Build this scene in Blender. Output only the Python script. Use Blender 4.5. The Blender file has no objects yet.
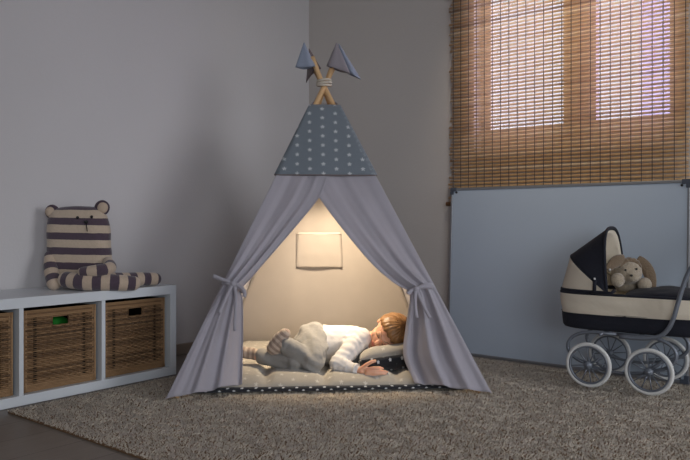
import bpy, math, random
import numpy as np
from mathutils import Vector, Matrix, noise
random.seed(7)
RNG = np.random.default_rng(11)
PI = math.pi
S = bpy.context.scene
C = S.collection

# ------------------------------------------------------------------ camera model
F_PX, CX, HY, CH = 700.0, 345.0, 224.5, 0.703


def P(px, py, y):
    return Vector(((px - CX) / F_PX * y, y, CH - (py - HY) / F_PX * y))


def G(px, py, z=0.0):
    y = F_PX * (CH - z) / (py - HY)
    return Vector(((px - CX) / F_PX * y, y, z))


def ray_plane(px, py, p0, n):
    d = Vector(((px - CX) / F_PX, 1.0, -(py - HY) / F_PX))
    o = Vector((0, 0, CH))
    return o + d * ((p0 - o).dot(n) / d.dot(n))


def lerp(a, b, t):
    return a + (b - a) * t


def smooth(a, b, x):
    t = min(1, max(0, (x - a) / (b - a)))
    return t * t * (3 - 2 * t)


def nz(x, y, z=0.0):
    return noise.noise(Vector((x, y, z)))


# ------------------------------------------------------------------ materials
def lin(c):
    return tuple(((v / 255) / 12.92 if v / 255 <= 0.04045 else (((v / 255) + 0.055) / 1.055) ** 2.4) for v in c) + (1,)


class NT:
    def __init__(self, name):
        self.m = bpy.data.materials.new(name)
        self.m.use_nodes = True
        self.t = self.m.node_tree
        self.b = self.t.nodes['Principled BSDF']
        self.out = self.t.nodes['Material Output']

    def n(self, typ, **kw):
        nd = self.t.nodes.new(typ)
        for k, v in kw.items():
            setattr(nd, k, v)
        return nd

    def l(self, a, b):
        self.t.links.new(a, b)

    def put(self, sock, v):
        if isinstance(v, bpy.types.NodeSocket):
            self.l(v, sock)
        else:
            sock.default_value = v

    def math(self, op, a, b=0.0, c=0.0):
        nd = self.n('ShaderNodeMath', operation=op)
        self.put(nd.inputs[0], a)
        self.put(nd.inputs[1], b)
        self.put(nd.inputs[2], c)
        return nd.outputs[0]

    def obj(self):
        return self.n('ShaderNodeTexCoord').outputs['Object']

    def attr(self, name='st'):
        return self.n('ShaderNodeAttribute', attribute_name=name).outputs['Vector']

    def noise(self, scale, detail=3, vec=None, rough=0.5):
        nd = self.n('ShaderNodeTexNoise')
        nd.inputs['Scale'].default_value = scale
        nd.inputs['Detail'].default_value = detail
        nd.inputs['Roughness'].default_value = rough
        self.l(vec or self.obj(), nd.inputs['Vector'])
        return nd.outputs['Fac']

    def xyz(self, vec):
        nd = self.n('ShaderNodeSeparateXYZ')
        self.l(vec, nd.inputs[0])
        return nd.outputs

    def scale(self, vec, s):
        nd = self.n('ShaderNodeVectorMath', operation='MULTIPLY')
        self.l(vec, nd.inputs[0])
        nd.inputs[1].default_value = s
        return nd.outputs[0]

    def mix(self, f, a, b):
        nd = self.n('ShaderNodeMix', data_type='RGBA')
        self.put(nd.inputs['Factor'], f)
        self.put(nd.inputs['A'], a)
        self.put(nd.inputs['B'], b)
        return nd.outputs['Result']

    def ramp(self, f, stops):
        nd = self.n('ShaderNodeValToRGB')
        e = nd.color_ramp.elements
        while len(e) < len(stops):
            e.new(0.5)
        for i, (p, c) in enumerate(stops):
            e[i].position = p
            e[i].color = c
        self.l(f, nd.inputs[0])
        return nd.outputs['Color']

    def bump(self, h, strength, dist=0.002):
        nd = self.n('ShaderNodeBump')
        nd.inputs['Strength'].default_value = strength
        nd.inputs['Distance'].default_value = dist
        self.l(h, nd.inputs['Height'])
        self.l(nd.outputs[0], self.b.inputs['Normal'])
        return nd.outputs[0]

    def base(self, c, rough):
        self.put(self.b.inputs['Base Color'], c)
        self.b.inputs['Roughness'].default_value = rough

    def sheen(self, w):
        self.b.inputs['Sheen Weight'].default_value = w

    def translucent(self, f, c):
        tr = self.n('ShaderNodeBsdfTranslucent')
        self.put(tr.inputs['Color'], c)
        mx = self.n('ShaderNodeMixShader')
        mx.inputs[0].default_value = f
        self.l(self.b.outputs[0], mx.inputs[1])
        self.l(tr.outputs[0], mx.inputs[2])
        self.l(mx.outputs[0], self.out.inputs['Surface'])


def simple(name, col, rough=0.6, var=0.08, vscale=8.0, bump=0.0, bscale=150.0, dist=0.001, metal=0.0, sheen=0.0, trans=0.0, spec=0.5):
    t = NT(name)
    c = lin(col)
    dk = tuple(x * (1 - var) for x in c[:3]) + (1,)
    lt = tuple(min(1, x * (1 + var)) for x in c[:3]) + (1,)
    cc = t.mix(t.noise(vscale, 4), dk, lt)
    t.base(cc, rough)
    t.b.inputs['Metallic'].default_value = metal
    t.b.inputs['Specular IOR Level'].default_value = spec
    if sheen:
        t.sheen(sheen)
    if bump:
        t.bump(t.noise(bscale, 4), bump, dist)
    if trans:
        t.translucent(trans, cc)
    return t.m


def weave_height(t, vec, f=1400.0):
    x, y, z = t.xyz(vec)[:3]
    a = t.math('SINE', t.math('MULTIPLY', x, f))
    b = t.math('SINE', t.math('MULTIPLY', t.math('ADD', y, z), f))
    return t.math('MULTIPLY', a, b)


def star_mask(t, vec, cx, cy, r, spin=0.0, points=5, depth=0.4):
    x, y, z = t.xyz(vec)[:3]
    u = t.math('DIVIDE', x, cx)
    v = t.math('DIVIDE', y, cy)
    col = t.math('FLOOR', u)
    v = t.math('ADD', v, t.math('MULTIPLY', t.math('FLOORED_MODULO', col, 2.0), 0.5))
    fu = t.math('MULTIPLY', t.math('SUBTRACT', t.math('FRACT', u), 0.5), cx)
    fv = t.math('MULTIPLY', t.math('SUBTRACT', t.math('FRACT', v), 0.5), cy)
    rr = t.math('SQRT', t.math('ADD', t.math('MULTIPLY', fu, fu), t.math('MULTIPLY', fv, fv)))
    th = t.math('ARCTAN2', fu, fv)
    if depth:
        k = t.math('COSINE', t.math('MULTIPLY_ADD', th, float(points), spin))
        lim = t.math('MULTIPLY_ADD', k, r * depth, r * (1 - depth))
    else:
        lim = r
    return t.math('LESS_THAN', rr, lim)


def star_cloth(name, col, mark, cx, cy, r, coords='st', rough=0.9, depth=0.4, var=0.06, spin=0.0):
    t = NT(name)
    vec = t.attr('st') if coords == 'st' else t.obj()
    c = lin(col)
    base = t.mix(t.noise(60, 3, vec), tuple(x * (1 - var) for x in c[:3]) + (1,), tuple(x * (1 + var) for x in c[:3]) + (1,))
    t.base(t.mix(star_mask(t, vec, cx, cy, r, depth=depth, spin=spin), base, lin(mark)), rough)
    t.sheen(0.2)
    h = t.math('ADD', t.math('MULTIPLY', weave_height(t, vec, 1800), 0.3), t.noise(35, 4, vec))
    t.bump(h, 0.35, 0.004)
    return t.m


def cloth(name, col, trans=0.25, rough=0.9, wr=0.25, tcol=None):
    t = NT(name)
    c = lin(col)
    cc = t.mix(t.noise(14, 5), tuple(x * 0.94 for x in c[:3]) + (1,), tuple(x * 1.05 for x in c[:3]) + (1,))
    t.base(cc, rough)
    t.sheen(0.25)
    h = t.math('ADD', t.math('MULTIPLY', weave_height(t, t.obj(), 1600), 0.15), t.noise(9, 5, rough=0.55))
    t.bump(h, wr, 0.02)
    if trans:
        t.translucent(trans, lin(tcol) if tcol else cc)
    return t.m


def wall_mat(name, col):
    t = NT(name)
    c = lin(col)
    f = t.noise(1.3, 4)
    t.base(t.mix(f, tuple(x * 0.95 for x in c[:3]) + (1,), tuple(x * 1.04 for x in c[:3]) + (1,)), 0.85)
    t.b.inputs['Specular IOR Level'].default_value = 0.25
    h = t.math('ADD', t.noise(90, 5), t.math('MULTIPLY', t.noise(14, 4), 0.9))
    t.bump(h, 0.22, 0.004)
    return t.m


def floor_mat():
    t = NT('laminate')
    o = t.n('ShaderNodeTexCoord').outputs['Object']
    mp = t.n('ShaderNodeMapping')
    mp.inputs['Rotation'].default_value = (0, 0, math.radians(-51.3))
    t.l(o, mp.inputs[0])
    v = mp.outputs[0]
    br = t.n('ShaderNodeTexBrick')
    t.l(v, br.inputs['Vector'])
    br.offset = 0.37
    br.inputs['Color1'].default_value = lin((150, 140, 130))
    br.inputs['Color2'].default_value = lin((140, 130, 121))
    br.inputs['Mortar'].default_value = lin((70, 60, 52))
    br.inputs['Scale'].default_value = 1.0
    br.inputs['Mortar Size'].default_value = 0.0012
    br.inputs['Brick Width'].default_value = 1.28
    br.inputs['Row Height'].default_value = 0.19
    g = t.noise(6, 6, t.scale(v, (1.2, 14, 1)), 0.65)
    dark = t.mix(0.65, br.outputs['Color'], lin((92, 84, 77)))
    t.base(t.mix(t.math('MULTIPLY', g, 0.9), br.outputs['Color'], dark), 0.42)
    t.bump(g, 0.06, 0.002)
    return t.m


def st_ramp(name, comp, stops, rough=0.9, bump=0.0, extra=0.0, escale=(1, 1, 1), trans=0.0, sheen=0.0, tcol=None):
    """colour ramp over one component of the stored per-vertex value, plus a grain."""
    t = NT(name)
    v = t.attr('st')
    f = t.xyz(v)[comp]
    if extra:
        f = t.math('ADD', f, t.math('MULTIPLY', t.math('SUBTRACT', t.noise(1.0, 5, t.scale(v, escale)), 0.5), extra))
    c = t.ramp(f, [(p, lin(k)) for p, k in stops])
    t.base(c, rough)
    if sheen:
        t.sheen(sheen)
    if bump:
        t.bump(t.noise(220, 3), bump, 0.002)
    if trans:
        t.translucent(trans, lin(tcol) if tcol else c)
    return t.m


def stripes(name, comp, a, b, period, duty=0.5, phase=0.0, coords='st'):
    t = NT(name)
    vec = t.attr('st') if coords == 'st' else t.obj()
    f = t.xyz(vec)[comp]
    f = t.math('ADD', t.math('DIVIDE', f, period), phase)
    f = t.math('ADD', f, t.math('MULTIPLY', t.noise(25, 2), 0.06))
    m = t.math('LESS_THAN', t.math('FRACT', f), duty)
    n = t.noise(120, 4)
    ca = t.mix(n, tuple(x * 0.85 for x in lin(a)[:3]) + (1,), tuple(x * 1.12 for x in lin(a)[:3]) + (1,))
    cb = t.mix(n, tuple(x * 0.8 for x in lin(b)[:3]) + (1,), tuple(x * 1.2 for x in lin(b)[:3]) + (1,))
    t.base(t.mix(m, ca, cb), 0.95)
    t.sheen(0.3)
    t.bump(t.noise(260, 4), 0.5, 0.003)
    return t.m


MAT = {}


def mats():
    m = MAT
    m['wall_l'] = wall_mat('painted_plaster', (205, 202, 203))
    m['wall_r'] = wall_mat('painted_plaster_warm', (203, 197, 192))
    m['skirting'] = simple('skirting', (150, 136, 124), 0.5, 0.06, 20)
    m['floor'] = floor_mat()
    m['rug_back'] = simple('rug_backing', (120, 92, 66), 0.95, 0.1, 40, 0.5, 300)
    m['pile'] = st_ramp('wool_pile', 0, [(0.0, (164, 152, 136)), (0.5, (202, 190, 173)), (1.0, (228, 218, 203))], 1.0, sheen=0.2)
    m['lacquer'] = simple('white_lacquer', (214, 219, 224), 0.35, 0.02, 3)
    m['wicker'] = st_ramp('wicker', 0, [(0.0, (68, 49, 32)), (0.45, (124, 94, 64)), (1.0, (170, 136, 98))], 0.6, 0.3, 0.5, (60, 60, 60))
    m['wicker_in_shade'] = simple('wicker_inside_shade', (26, 18, 12), 0.95, 0.2, 60)  # near-black: the shade behind the weave is put into the colour
    m['green'] = simple('green_cloth', (20, 120, 30), 0.8, 0.2, 50, 0.4, 90, 0.003)
    m['tent'] = cloth('tent_cotton', (190, 186, 196), 0.26, wr=0.35)
    m['tent_back'] = cloth('tent_cotton_natural', (186, 178, 172), 0.15, wr=0.18)
    m['cap'] = star_cloth('star_cotton_slate', (112, 121, 130), (214, 217, 220), 0.059, 0.049, 0.0105, depth=.5)
    m['quilt'] = star_cloth('star_cotton_light', (166, 160, 150), (206, 202, 194), 0.050, 0.058, 0.0090, 'obj')
    m['navy_dots'] = star_cloth('star_cotton_navy', (27, 30, 38), (205, 208, 212), 0.026, 0.034, 0.0062, 'st', depth=0.15)
    m['wood'] = st_ramp('pine_pole', 0, [(0.0, (164, 124, 84)), (0.5, (206, 168, 122)), (1.0, (224, 192, 150))], 0.55, 0.1, 0.5, (30, 30, 3))
    m['rope'] = simple('cotton_rope', (205, 195, 180), 0.9, 0.1, 60, 0.5, 400)
    m['flag_a'] = cloth('flag_lilac', (150, 143, 150), 0.1)
    m['flag_b'] = cloth('flag_blue_grey', (152, 162, 182), 0.1)
    m['flag_c'] = cloth('flag_taupe', (118, 105, 104), 0.1)
    m['reed'] = st_ramp('split_reed', 0, [(0.0, (132, 90, 48)), (0.35, (192, 146, 90)), (0.7, (222, 182, 126)), (1.0, (242, 220, 184))], 0.42, 0.2, 0.8, (14, 40, 40), 0.4, tcol=(236, 224, 212))
    m['cord'] = simple('blind_cord', (78, 74, 76), 0.9, 0.1)
    m['bar'] = simple('bamboo_bar', (128, 88, 48), 0.6, 0.15, 30)
    m['upvc'] = simple('window_frame_paint', (196, 186, 176), 0.45, 0.03)
    m['board'] = simple('whiteboard_enamel', (178, 190, 204), 0.32, 0.03, 2.2)
    m['alu'] = simple('brushed_aluminium', (150, 152, 156), 0.4, 0.05, 30, metal=0.6)
    m['plastic_grey'] = simple('grey_plastic', (72, 78, 90), 0.5, 0.05)
    m['black'] = simple('black_plastic', (14, 14, 16), 0.4, 0.1)
    m['navy'] = simple('navy_canvas', (20, 23, 36), 0.85, 0.2, 30, 0.4, 90, 0.004, sheen=0.05)
    m['cream'] = simple('cream_canvas', (216, 205, 186), 0.85, 0.06, 12, 0.35, 22, 0.012, sheen=0.15)
    m['steel'] = simple('grey_tube', (118, 124, 134), 0.4, 0.05, metal=0.35)
    m['tyre'] = simple('white_tyre', (212, 212, 210), 0.55, 0.05)
    m['plush'] = simple('beige_plush', (172, 158, 138), 1.0, 0.2, 90, 0.9, 160, 0.006, sheen=0.5)
    m['plush_dk'] = simple('brown_plush', (118, 100, 80), 1.0, 0.2, 90, 0.9, 160, 0.006, sheen=0.4)
    m['bear'] = stripes('striped_knit_body', 2, (196, 178, 158), (80, 66, 78), 0.0655, 0.47, 0.5)
    m['bear_limb'] = stripes('striped_knit_limb', 0, (192, 172, 152), (78, 64, 76), 0.068, 0.5, 0.0)
    m['bear_cream'] = simple('cream_knit', (192, 172, 152), 0.95, 0.1, 90, 0.5, 260, 0.003)
    m['bear_dark'] = simple('plum_knit', (78, 64, 76), 0.95, 0.1, 90, 0.5, 260, 0.003)
    # child
    t = NT('skin')
    t.base(t.mix(t.noise(26, 3), lin((222, 160, 128)), lin((236, 184, 154))), 0.5)
    t.b.inputs['Subsurface Weight'].default_value = 0.25
    t.b.inputs['Subsurface Radius'].default_value = (0.012, 0.005, 0.003)
    t.b.inputs['Subsurface Scale'].default_value = 0.5
    m['skin'] = t.m
    m['lip'] = simple('lips', (196, 112, 98), 0.45, 0.08, 60)
    m['lash'] = simple('lashes', (70, 42, 26), 0.7, 0.1)
    m['brow'] = simple('eyebrow', (140, 92, 54), 0.8, 0.1)
    m['hair'] = st_ramp('light_brown_hair', 0, [(0.0, (92, 60, 34)), (0.5, (152, 108, 64)), (1.0, (204, 158, 104))], 0.45, 0, 0.3, (40, 4, 40))
    m['shirt'] = simple('white_jersey', (214, 210, 208), 0.9, 0.02, 20, 0.25, 40, 0.01, sheen=0.1)
    m['trousers'] = simple('grey_marl', (142, 140, 137), 0.92, 0.07, 220, 0.3, 36, 0.012, sheen=0.15)
    m['sock'] = stripes('striped_sock', 0, (190, 172, 156), (152, 132, 120), 0.024, 0.5)


mats()

# ------------------------------------------------------------------ mesh building
FRM = {}


class MB:
    def __init__(self, M=None):
        self.v, self.f, self.st, self.mi = [], [], [], []
        self.M = M

    def add(self, vs, fs, st=None, m=0):
        o = len(self.v)
        if self.M is not None:
            vs = [self.M @ Vector(p) for p in vs]
        self.v += [Vector(p) for p in vs]
        self.f += [tuple(i + o for i in q) for q in fs]
        self.st += list(st) if st is not None else [(0, 0, 0)] * len(vs)
        self.mi += [m] * len(fs)
        return self

    def box(self, a, b, m=0, st=None):
        (x0, y0, z0), (x1, y1, z1) = a, b
        vs = [(x0, y0, z0), (x1, y0, z0), (x1, y1, z0), (x0, y1, z0), (x0, y0, z1), (x1, y0, z1), (x1, y1, z1), (x0, y1, z1)]
        fs = [(0, 3, 2, 1), (4, 5, 6, 7), (0, 1, 5, 4), (1, 2, 6, 5), (2, 3, 7, 6), (3, 0, 4, 7)]
        return self.add(vs, fs, [st] * 8 if st else None, m)

    def grid(self, pts, st=None, wrap=False, wrapv=False, m=0):
        nu, nv = len(pts), len(pts[0])
        vs = [p for r in pts for p in r]
        fs = []
        for i in range(nu if wrap else nu - 1):
            for j in range(nv if wrapv else nv - 1):
                i2, j2 = (i + 1) % nu, (j + 1) % nv
                fs.append((i * nv + j, i2 * nv + j, i2 * nv + j2, i * nv + j2))
        s = [q for r in st for q in r] if st is not None else None
        return self.add(vs, fs, s, m)

    def tube(self, path, r, n=10, closed=False, st=None, flat=1.0, up=None, cap=True, m=0):
        path = [Vector(p) for p in path]
        k = len(path)
        rs = [r] * k if isinstance(r, (int, float)) else list(r)
        tang = []
        for i in range(k):
            a = path[(i - 1) % k] if closed or i > 0 else path[i]
            b = path[(i + 1) % k] if closed or i < k - 1 else path[i]
            tang.append((b - a).normalized())
        ref = Vector(up) if up is not None else (Vector((0, 0, 1)) if abs(tang[0].z) < 0.9 else Vector((1, 0, 0)))
        nn = (ref - tang[0] * ref.dot(tang[0])).normalized()
        vs, sts, ln = [], [], 0.0
        for i in range(k):
            if i:
                ln += (path[i] - path[i - 1]).length
                nn = (nn - tang[i] * nn.dot(tang[i])).normalized()
            bb = tang[i].cross(nn)
            for j in range(n):
                a = 2 * PI * j / n
                vs.append(path[i] + (nn * math.cos(a) * flat + bb * math.sin(a)) * rs[i])
                sts.append((ln, a * rs[i], 0) if st is None else st)
        fs = []
        for i in range(k if closed else k - 1):
            for j in range(n):
                i2, j2 = (i + 1) % k, (j + 1) % n
                fs.append((i * n + j, i * n + j2, i2 * n + j2, i2 * n + j))
        if not closed and cap:
            fs.append(tuple(range(n - 1, -1, -1)))
            fs.append(tuple((k - 1) * n + j for j in range(n)))
        return self.add(vs, fs, sts, m)

    def rod(self, a, b, r0, r1=None, n=10, st=None):
        return self.tube([a, b], [r0, r0 if r1 is None else r1], n, st=st)

    def capsule(self, a, b, r0, r1, n=14, k=5):
        """closed tapered capsule"""
        a, b = Vector(a), Vector(b)
        d = b - a
        L = d.length
        d = d.normalized() if L > 1e-6 else Vector((0, 0, 1))
        pts, rr = [], []
        for i in range(k + 1):
            t = PI / 2 * (1 - i / k)
            pts.append(a - d * r0 * math.sin(t))
            rr.append(max(1e-4, r0 * math.cos(t)))
        for i in range(k + 1):
            t = PI / 2 * i / k
            pts.append(b + d * r1 * math.sin(t))
            rr.append(max(1e-4, r1 * math.cos(t)))
        return self.tube(pts, rr, n)

    def ell(self, c, r, R=None, nu=20, nv=12, st=None, pw=1.0):
        c = Vector(c)
        R = R or Matrix.Identity(3)
        vs, fs = [], []

        def sg(x):
            return math.copysign(abs(x) ** pw, x)
        vs.append(c + R @ Vector((0, 0, -r[2])))
        for j in range(1, nv):
            ph = -PI / 2 + PI * j / nv
            for i in range(nu):
                th = 2 * PI * i / nu
                vs.append(c + R @ Vector((r[0] * sg(math.cos(th)) * sg(math.cos(ph)), r[1] * sg(math.sin(th)) * sg(math.cos(ph)), r[2] * sg(math.sin(ph)))))
        vs.append(c + R @ Vector((0, 0, r[2])))
        for i in range(nu):
            fs.append((0, 1 + (i + 1) % nu, 1 + i))
            fs.append((len(vs) - 1, 1 + (nv - 2) * nu + i, 1 + (nv - 2) * nu + (i + 1) % nu))
        for j in range(nv - 2):
            for i in range(nu):
                a, b = 1 + j * nu + i, 1 + j * nu + (i + 1) % nu
                fs.append((a, b, b + nu, a + nu))
        return self.add(vs, fs, [st] * len(vs) if st else None)

    def lathe(self, prof, c, ax, n=24, closed=False):
        """profile of (radius, height) round axis ax through c"""
        c, ax = Vector(c), Vector(ax).normalized()
        x = ax.orthogonal().normalized()
        y = ax.cross(x)
        pts = [[c + (x * math.cos(2 * PI * i / n) + y * math.sin(2 * PI * i / n)) * r + ax * h for r, h in prof] for i in range(n)]
        return self.grid(pts, wrap=True, wrapv=closed)

    def build(self, name, mat, parent=None, smooth=True, bevel=0.0, solid=0.0, offset=0.0, remesh=0.0, relax=0, sub=0, post=None, stf=None, angle=None):
        me = bpy.data.meshes.new(name)
        Mi = FRM.get(parent, Matrix.Identity(4)).inverted() if parent else Matrix.Identity(4)
        me.from_pydata([Mi @ p for p in self.v], [], self.f)
        ml = mat if isinstance(mat, (list, tuple)) else [mat]
        for q in ml:
            me.materials.append(MAT[q] if isinstance(q, str) else q)
        me.polygons.foreach_set('material_index', self.mi)
        at = me.attributes.new('st', 'FLOAT_VECTOR', 'POINT')
        at.data.foreach_set('vector', np.array(self.st, dtype=np.float32).ravel())
        me.validate()
        ob = bpy.data.objects.new(name, me)
        C.objects.link(ob)
        if remesh:
            md = ob.modifiers.new('r', 'REMESH')
            md.mode = 'VOXEL'
            md.voxel_size = remesh
            if relax:
                ms = ob.modifiers.new('s', 'SMOOTH')
                ms.iterations = relax
                ms.factor = 0.5
        if solid:
            md = ob.modifiers.new('s', 'SOLIDIFY')
            md.thickness = solid
            md.offset = offset
        if bevel:
            md = ob.modifiers.new('b', 'BEVEL')
            md.width = bevel
            md.segments = 2
            md.limit_method = 'ANGLE'
        if sub:
            md = ob.modifiers.new('u', 'SUBSURF')
            md.levels = md.render_levels = sub
        if ob.modifiers:
            dg = bpy.context.evaluated_depsgraph_get()
            m2 = bpy.data.meshes.new_from_object(ob.evaluated_get(dg))
            ob.modifiers.clear()
            ob.data = m2
            m2.name = name
            bpy.data.meshes.remove(me)
            me = m2
            if remesh and not me.materials:
                for q in ml:
                    me.materials.append(MAT[q] if isinstance(q, str) else q)
        if post or stf:
            n = len(me.vertices)
            co = np.empty(n * 3, dtype=np.float32)
            me.vertices.foreach_get('co', co)
            co = co.reshape(-1, 3)
            no = np.empty(n * 3, dtype=np.float32)
            me.vertices.foreach_get('normal', no)
            no = no.reshape(-1, 3)
            Mw = Mi.inverted()
            if stf:
                a = me.attributes.get('st') or me.attributes.new('st', 'FLOAT_VECTOR', 'POINT')
                arr = np.array([stf(Mw @ Vector(p)) for p in co], dtype=np.float32)
                a.data.foreach_set('vector', arr.ravel())
            if post:
                d = np.array([post(Mw @ Vector(p), Vector(q)) for p, q in zip(co, no)], dtype=np.float32)
                co = co + no * d[:, None]
                me.vertices.foreach_set('co', co.ravel())
        if smooth:
            me.polygons.foreach_set('use_smooth', [True] * len(me.polygons))
            if angle:
                me.set_sharp_from_angle(angle=math.radians(angle))
        me.update()
        if parent:
            ob.parent = parent
            FRM[ob] = FRM.get(parent, Matrix.Identity(4))
        return ob


def thing(name, label, cat, M, group=None):
    o = bpy.data.objects.new(name, None)
    C.objects.link(o)
    if isinstance(M, Vector):
        M = Matrix.Translation(M)
    o.matrix_world = M
    o.empty_display_size = 0.05
    FRM[o] = M.copy()
    o['label'] = label
    o['category'] = cat
    if group:
        o['group'] = group
    return o


def structure(o):
    o['kind'] = 'structure'
    return o


def frame(origin, xa, ya, za):
    return Matrix(((xa[0], ya[0], za[0], origin[0]), (xa[1], ya[1], za[1], origin[1]), (xa[2], ya[2], za[2], origin[2]), (0, 0, 0, 1)))


# ------------------------------------------------------------------ room frame
nU = math.hypot(560, 700)
U = Vector((560 / nU, 700 / nU, 0))      # along the left wall, going deeper
V = Vector((700 / nU, -560 / nU, 0))     # along the right wall, coming nearer
Zv = Vector((0, 0, 1))
CAB_N = 2.665                            # distance of cabinet front along -V
LW = CAB_N + 0.40                        # left wall
_c = Vector((-36 / 700, 1, 0))
corner = _c * (LW / _c.dot(-V))
RW = corner.dot(U)
WL = frame(corner, -U, V, Zv)            # left wall frame: x comes nearer along wall, y into room
WR = frame(corner, V, -U, Zv)            # right wall frame (left handed use is fine for points)
ZR = 0.018                               # top of the rug


def wr_x(px, d=0.0):
    """position along the right wall seen at column px, at distance d from the wall"""
    a = Vector(((px - CX) / F_PX, 1, 0))
    p = a * ((RW - d) / a.dot(U))
    return (p - corner).dot(V)


def wr_pt(px, py, d=0.0):
    a = Vector(((px - CX) / F_PX, 1, -(py - HY) / F_PX))
    return Vector((0, 0, CH)) + a * ((RW - d) / (a.x * U.x + a.y * U.y))


# floor
o = MB().add([(-7, -4, 0), (7, -4, 0), (7, 8, 0), (-7, 8, 0), (-7, -4, -.1), (7, -4, -.1), (7, 8, -.1), (-7, 8, -.1)],
             [(0, 1, 2, 3), (7, 6, 5, 4), (0, 4, 5, 1), (1, 5, 6, 2), (2, 6, 7, 3), (3, 7, 4, 0)]).build('floor', 'floor', smooth=False)
structure(o)
HW = 2.7
o = MB(WL).box((-0.15, -0.15, 0), (5.2, 0, HW)).build('wall_left', 'wall_l', smooth=False)
structure(o)
o = MB(WL).box((-0.15, 0, HW), (5.2, 5.2, HW + .1)).build('ceiling', 'wall_l', smooth=False)
structure(o)
# right wall with the window opening
WX0, WX1 = wr_x(474), wr_x(686)
WZ0, WZ1 = 1.10, 2.35
b = MB(WR)
b.box((0, -0.15, 0), (WX0, 0, HW)).box((WX1, -0.15, 0), (4.2, 0, HW)).box((WX0, -0.15, 0), (WX1, 0, WZ0)).box((WX0, -0.15, WZ1), (WX1, 0, HW))
structure(b.build('wall_right', 'wall_r', smooth=False))
b = MB(WL).box((0.0, 0.0, 0), (5.2, 0.014, 0.058))
structure(b.build('baseboard_left', 'skirting', smooth=False, bevel=0.003))
b = MB(WR).box((0.014, 0.0, 0), (4.2, 0.014, 0.058))
structure(b.build('baseboard_right', 'skirting', smooth=False, bevel=0.003))

# window: frame, mullion, sashes, panes, sill
w = bpy.data.objects.new('window_1', None)
C.objects.link(w)
w.matrix_world = Matrix.Translation(WR @ Vector((WX0, 0, WZ0)))
FRM[w] = w.matrix_world.copy()
structure(w)
p1a, p1b, p2a, p2b = wr_x(488, -.08), wr_x(565, -.08), wr_x(593, -.08), wr_x(672, -.08)
gz = 1.215
b = MB(WR)
b.box((WX0, -0.14, WZ0), (p1a - .02, -0.08, WZ1)).box((p2b + .02, -0.14, WZ0), (WX1, -0.08, WZ1))
b.box((p1b + .02, -0.14, WZ0), (p2a - .02, -0.08, WZ1)).box((WX0, -0.139, WZ0), (WX1, -0.081, gz - .02)).box((WX0, -0.139, WZ1 - .06), (WX1, -0.081, WZ1))
b.build('window_frame', 'upvc', w, smooth=False, bevel=0.004)
glass = NT('window_glass')
g = glass.n('ShaderNodeBsdfGlass')
g.inputs['Roughness'].default_value = 0.0
g.inputs['IOR'].default_value = 1.05
tr = glass.n('ShaderNodeBsdfTransparent')
mx = glass.n('ShaderNodeMixShader')
mx.inputs[0].default_value = 0.08
glass.l(tr.outputs[0], mx.inputs[1])
glass.l(g.outputs[0], mx.inputs[2])
glass.l(mx.outputs[0], glass.out.inputs['Surface'])
for a0, a1 in ((p1a, p1b), (p2a, p2b)):
    s = MB(WR).box((a0 - .02, -.130, gz - .02), (a0 + .012, -.09, WZ1 - .06)).box((a1 - .012, -.130, gz - .02), (a1 + .02, -.09, WZ1 - .06))
    s.box((a0 + .012, -.129, gz - .02), (a1 - .012, -.091, gz + .012)).box((a0 + .012, -.129, WZ1 - .09), (a1 - .012, -.091, WZ1 - .06))
    sh = s.build('sash', 'upvc', w, smooth=False)
    MB(WR).box((a0 + .012, -.112, gz + .012), (a1 - .012, -.108, WZ1 - .09)).build('pane', glass.m, sh, smooth=False)
MB(WR).box((WX0 - .02, -0.06, WZ0 - .02), (WX1 + .02, 0.012, WZ0)).build('window_sill', 'upvc', w, smooth=False, bevel=0.004)

# ------------------------------------------------------------------ woven blind
BD = 0.037
bx0, bx1 = wr_x(452, BD), wr_x(689, BD)
zb = wr_pt(447, 204, BD).z
bl = thing('woven_blind', 'brown woven reed roller blind hanging over the window above the whiteboard', 'blind', WR @ Vector((bx0, BD, zb)))
b = MB(WR)
pitch = 0.0185
rows = int((2.42 - zb) / pitch)
for i in range(rows):
    z = zb + 0.016 + i * pitch
    for (dz, rad, dy) in ((0.0, 0.0060, 0.0),):
        e0, e1 = bx0 - random.uniform(-.004, .020) - (0.01 if i < 6 else 0), bx1 + random.uniform(-.004, .006)
        tone = min(1, max(0, random.gauss(0.55, 0.16))) - (0.25 if dz else 0)
        pts, sts = [], []
        n = 16
        for k in range(n + 1):
            x = lerp(e0, e1, k / n)
            pts.append((x, BD + dy + 0.0012 * math.sin(k * 2.1 + i), z + dz + 0.0011 * nz(x * 5, i * 3.1)))
        base = len(b.v)
        b.tube(pts, rad, 8, flat=1.0)
        for q in range(base, len(b.v)):
            lp = WR.inverted() @ b.v[q]
            b.st[q] = (tone, lp.x * 1.0, i * 0.37 + dz * 50)
b.build('slat_panel', 'reed', bl)
ncord = 26
for k in range(ncord):
    x = lerp(bx0 + .012, bx1 - .012, k / (ncord - 1))
    MB(WR).box((x - .0016, BD + .0062, zb + .006), (x + .0016, BD + .0085, 2.42)).build('cord', 'cord', bl, smooth=False)
MB(WR).tube([(bx0 - .034, BD, zb), (bx1 + .01, BD, zb)], 0.0125, 10).build('bottom_bar', 'bar', bl)
MB(WR).tube([(bx0 - .02, BD, 2.44), (bx1 + .01, BD, 2.44)], 0.02, 12).build('top_roller', 'bar', bl)

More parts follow.
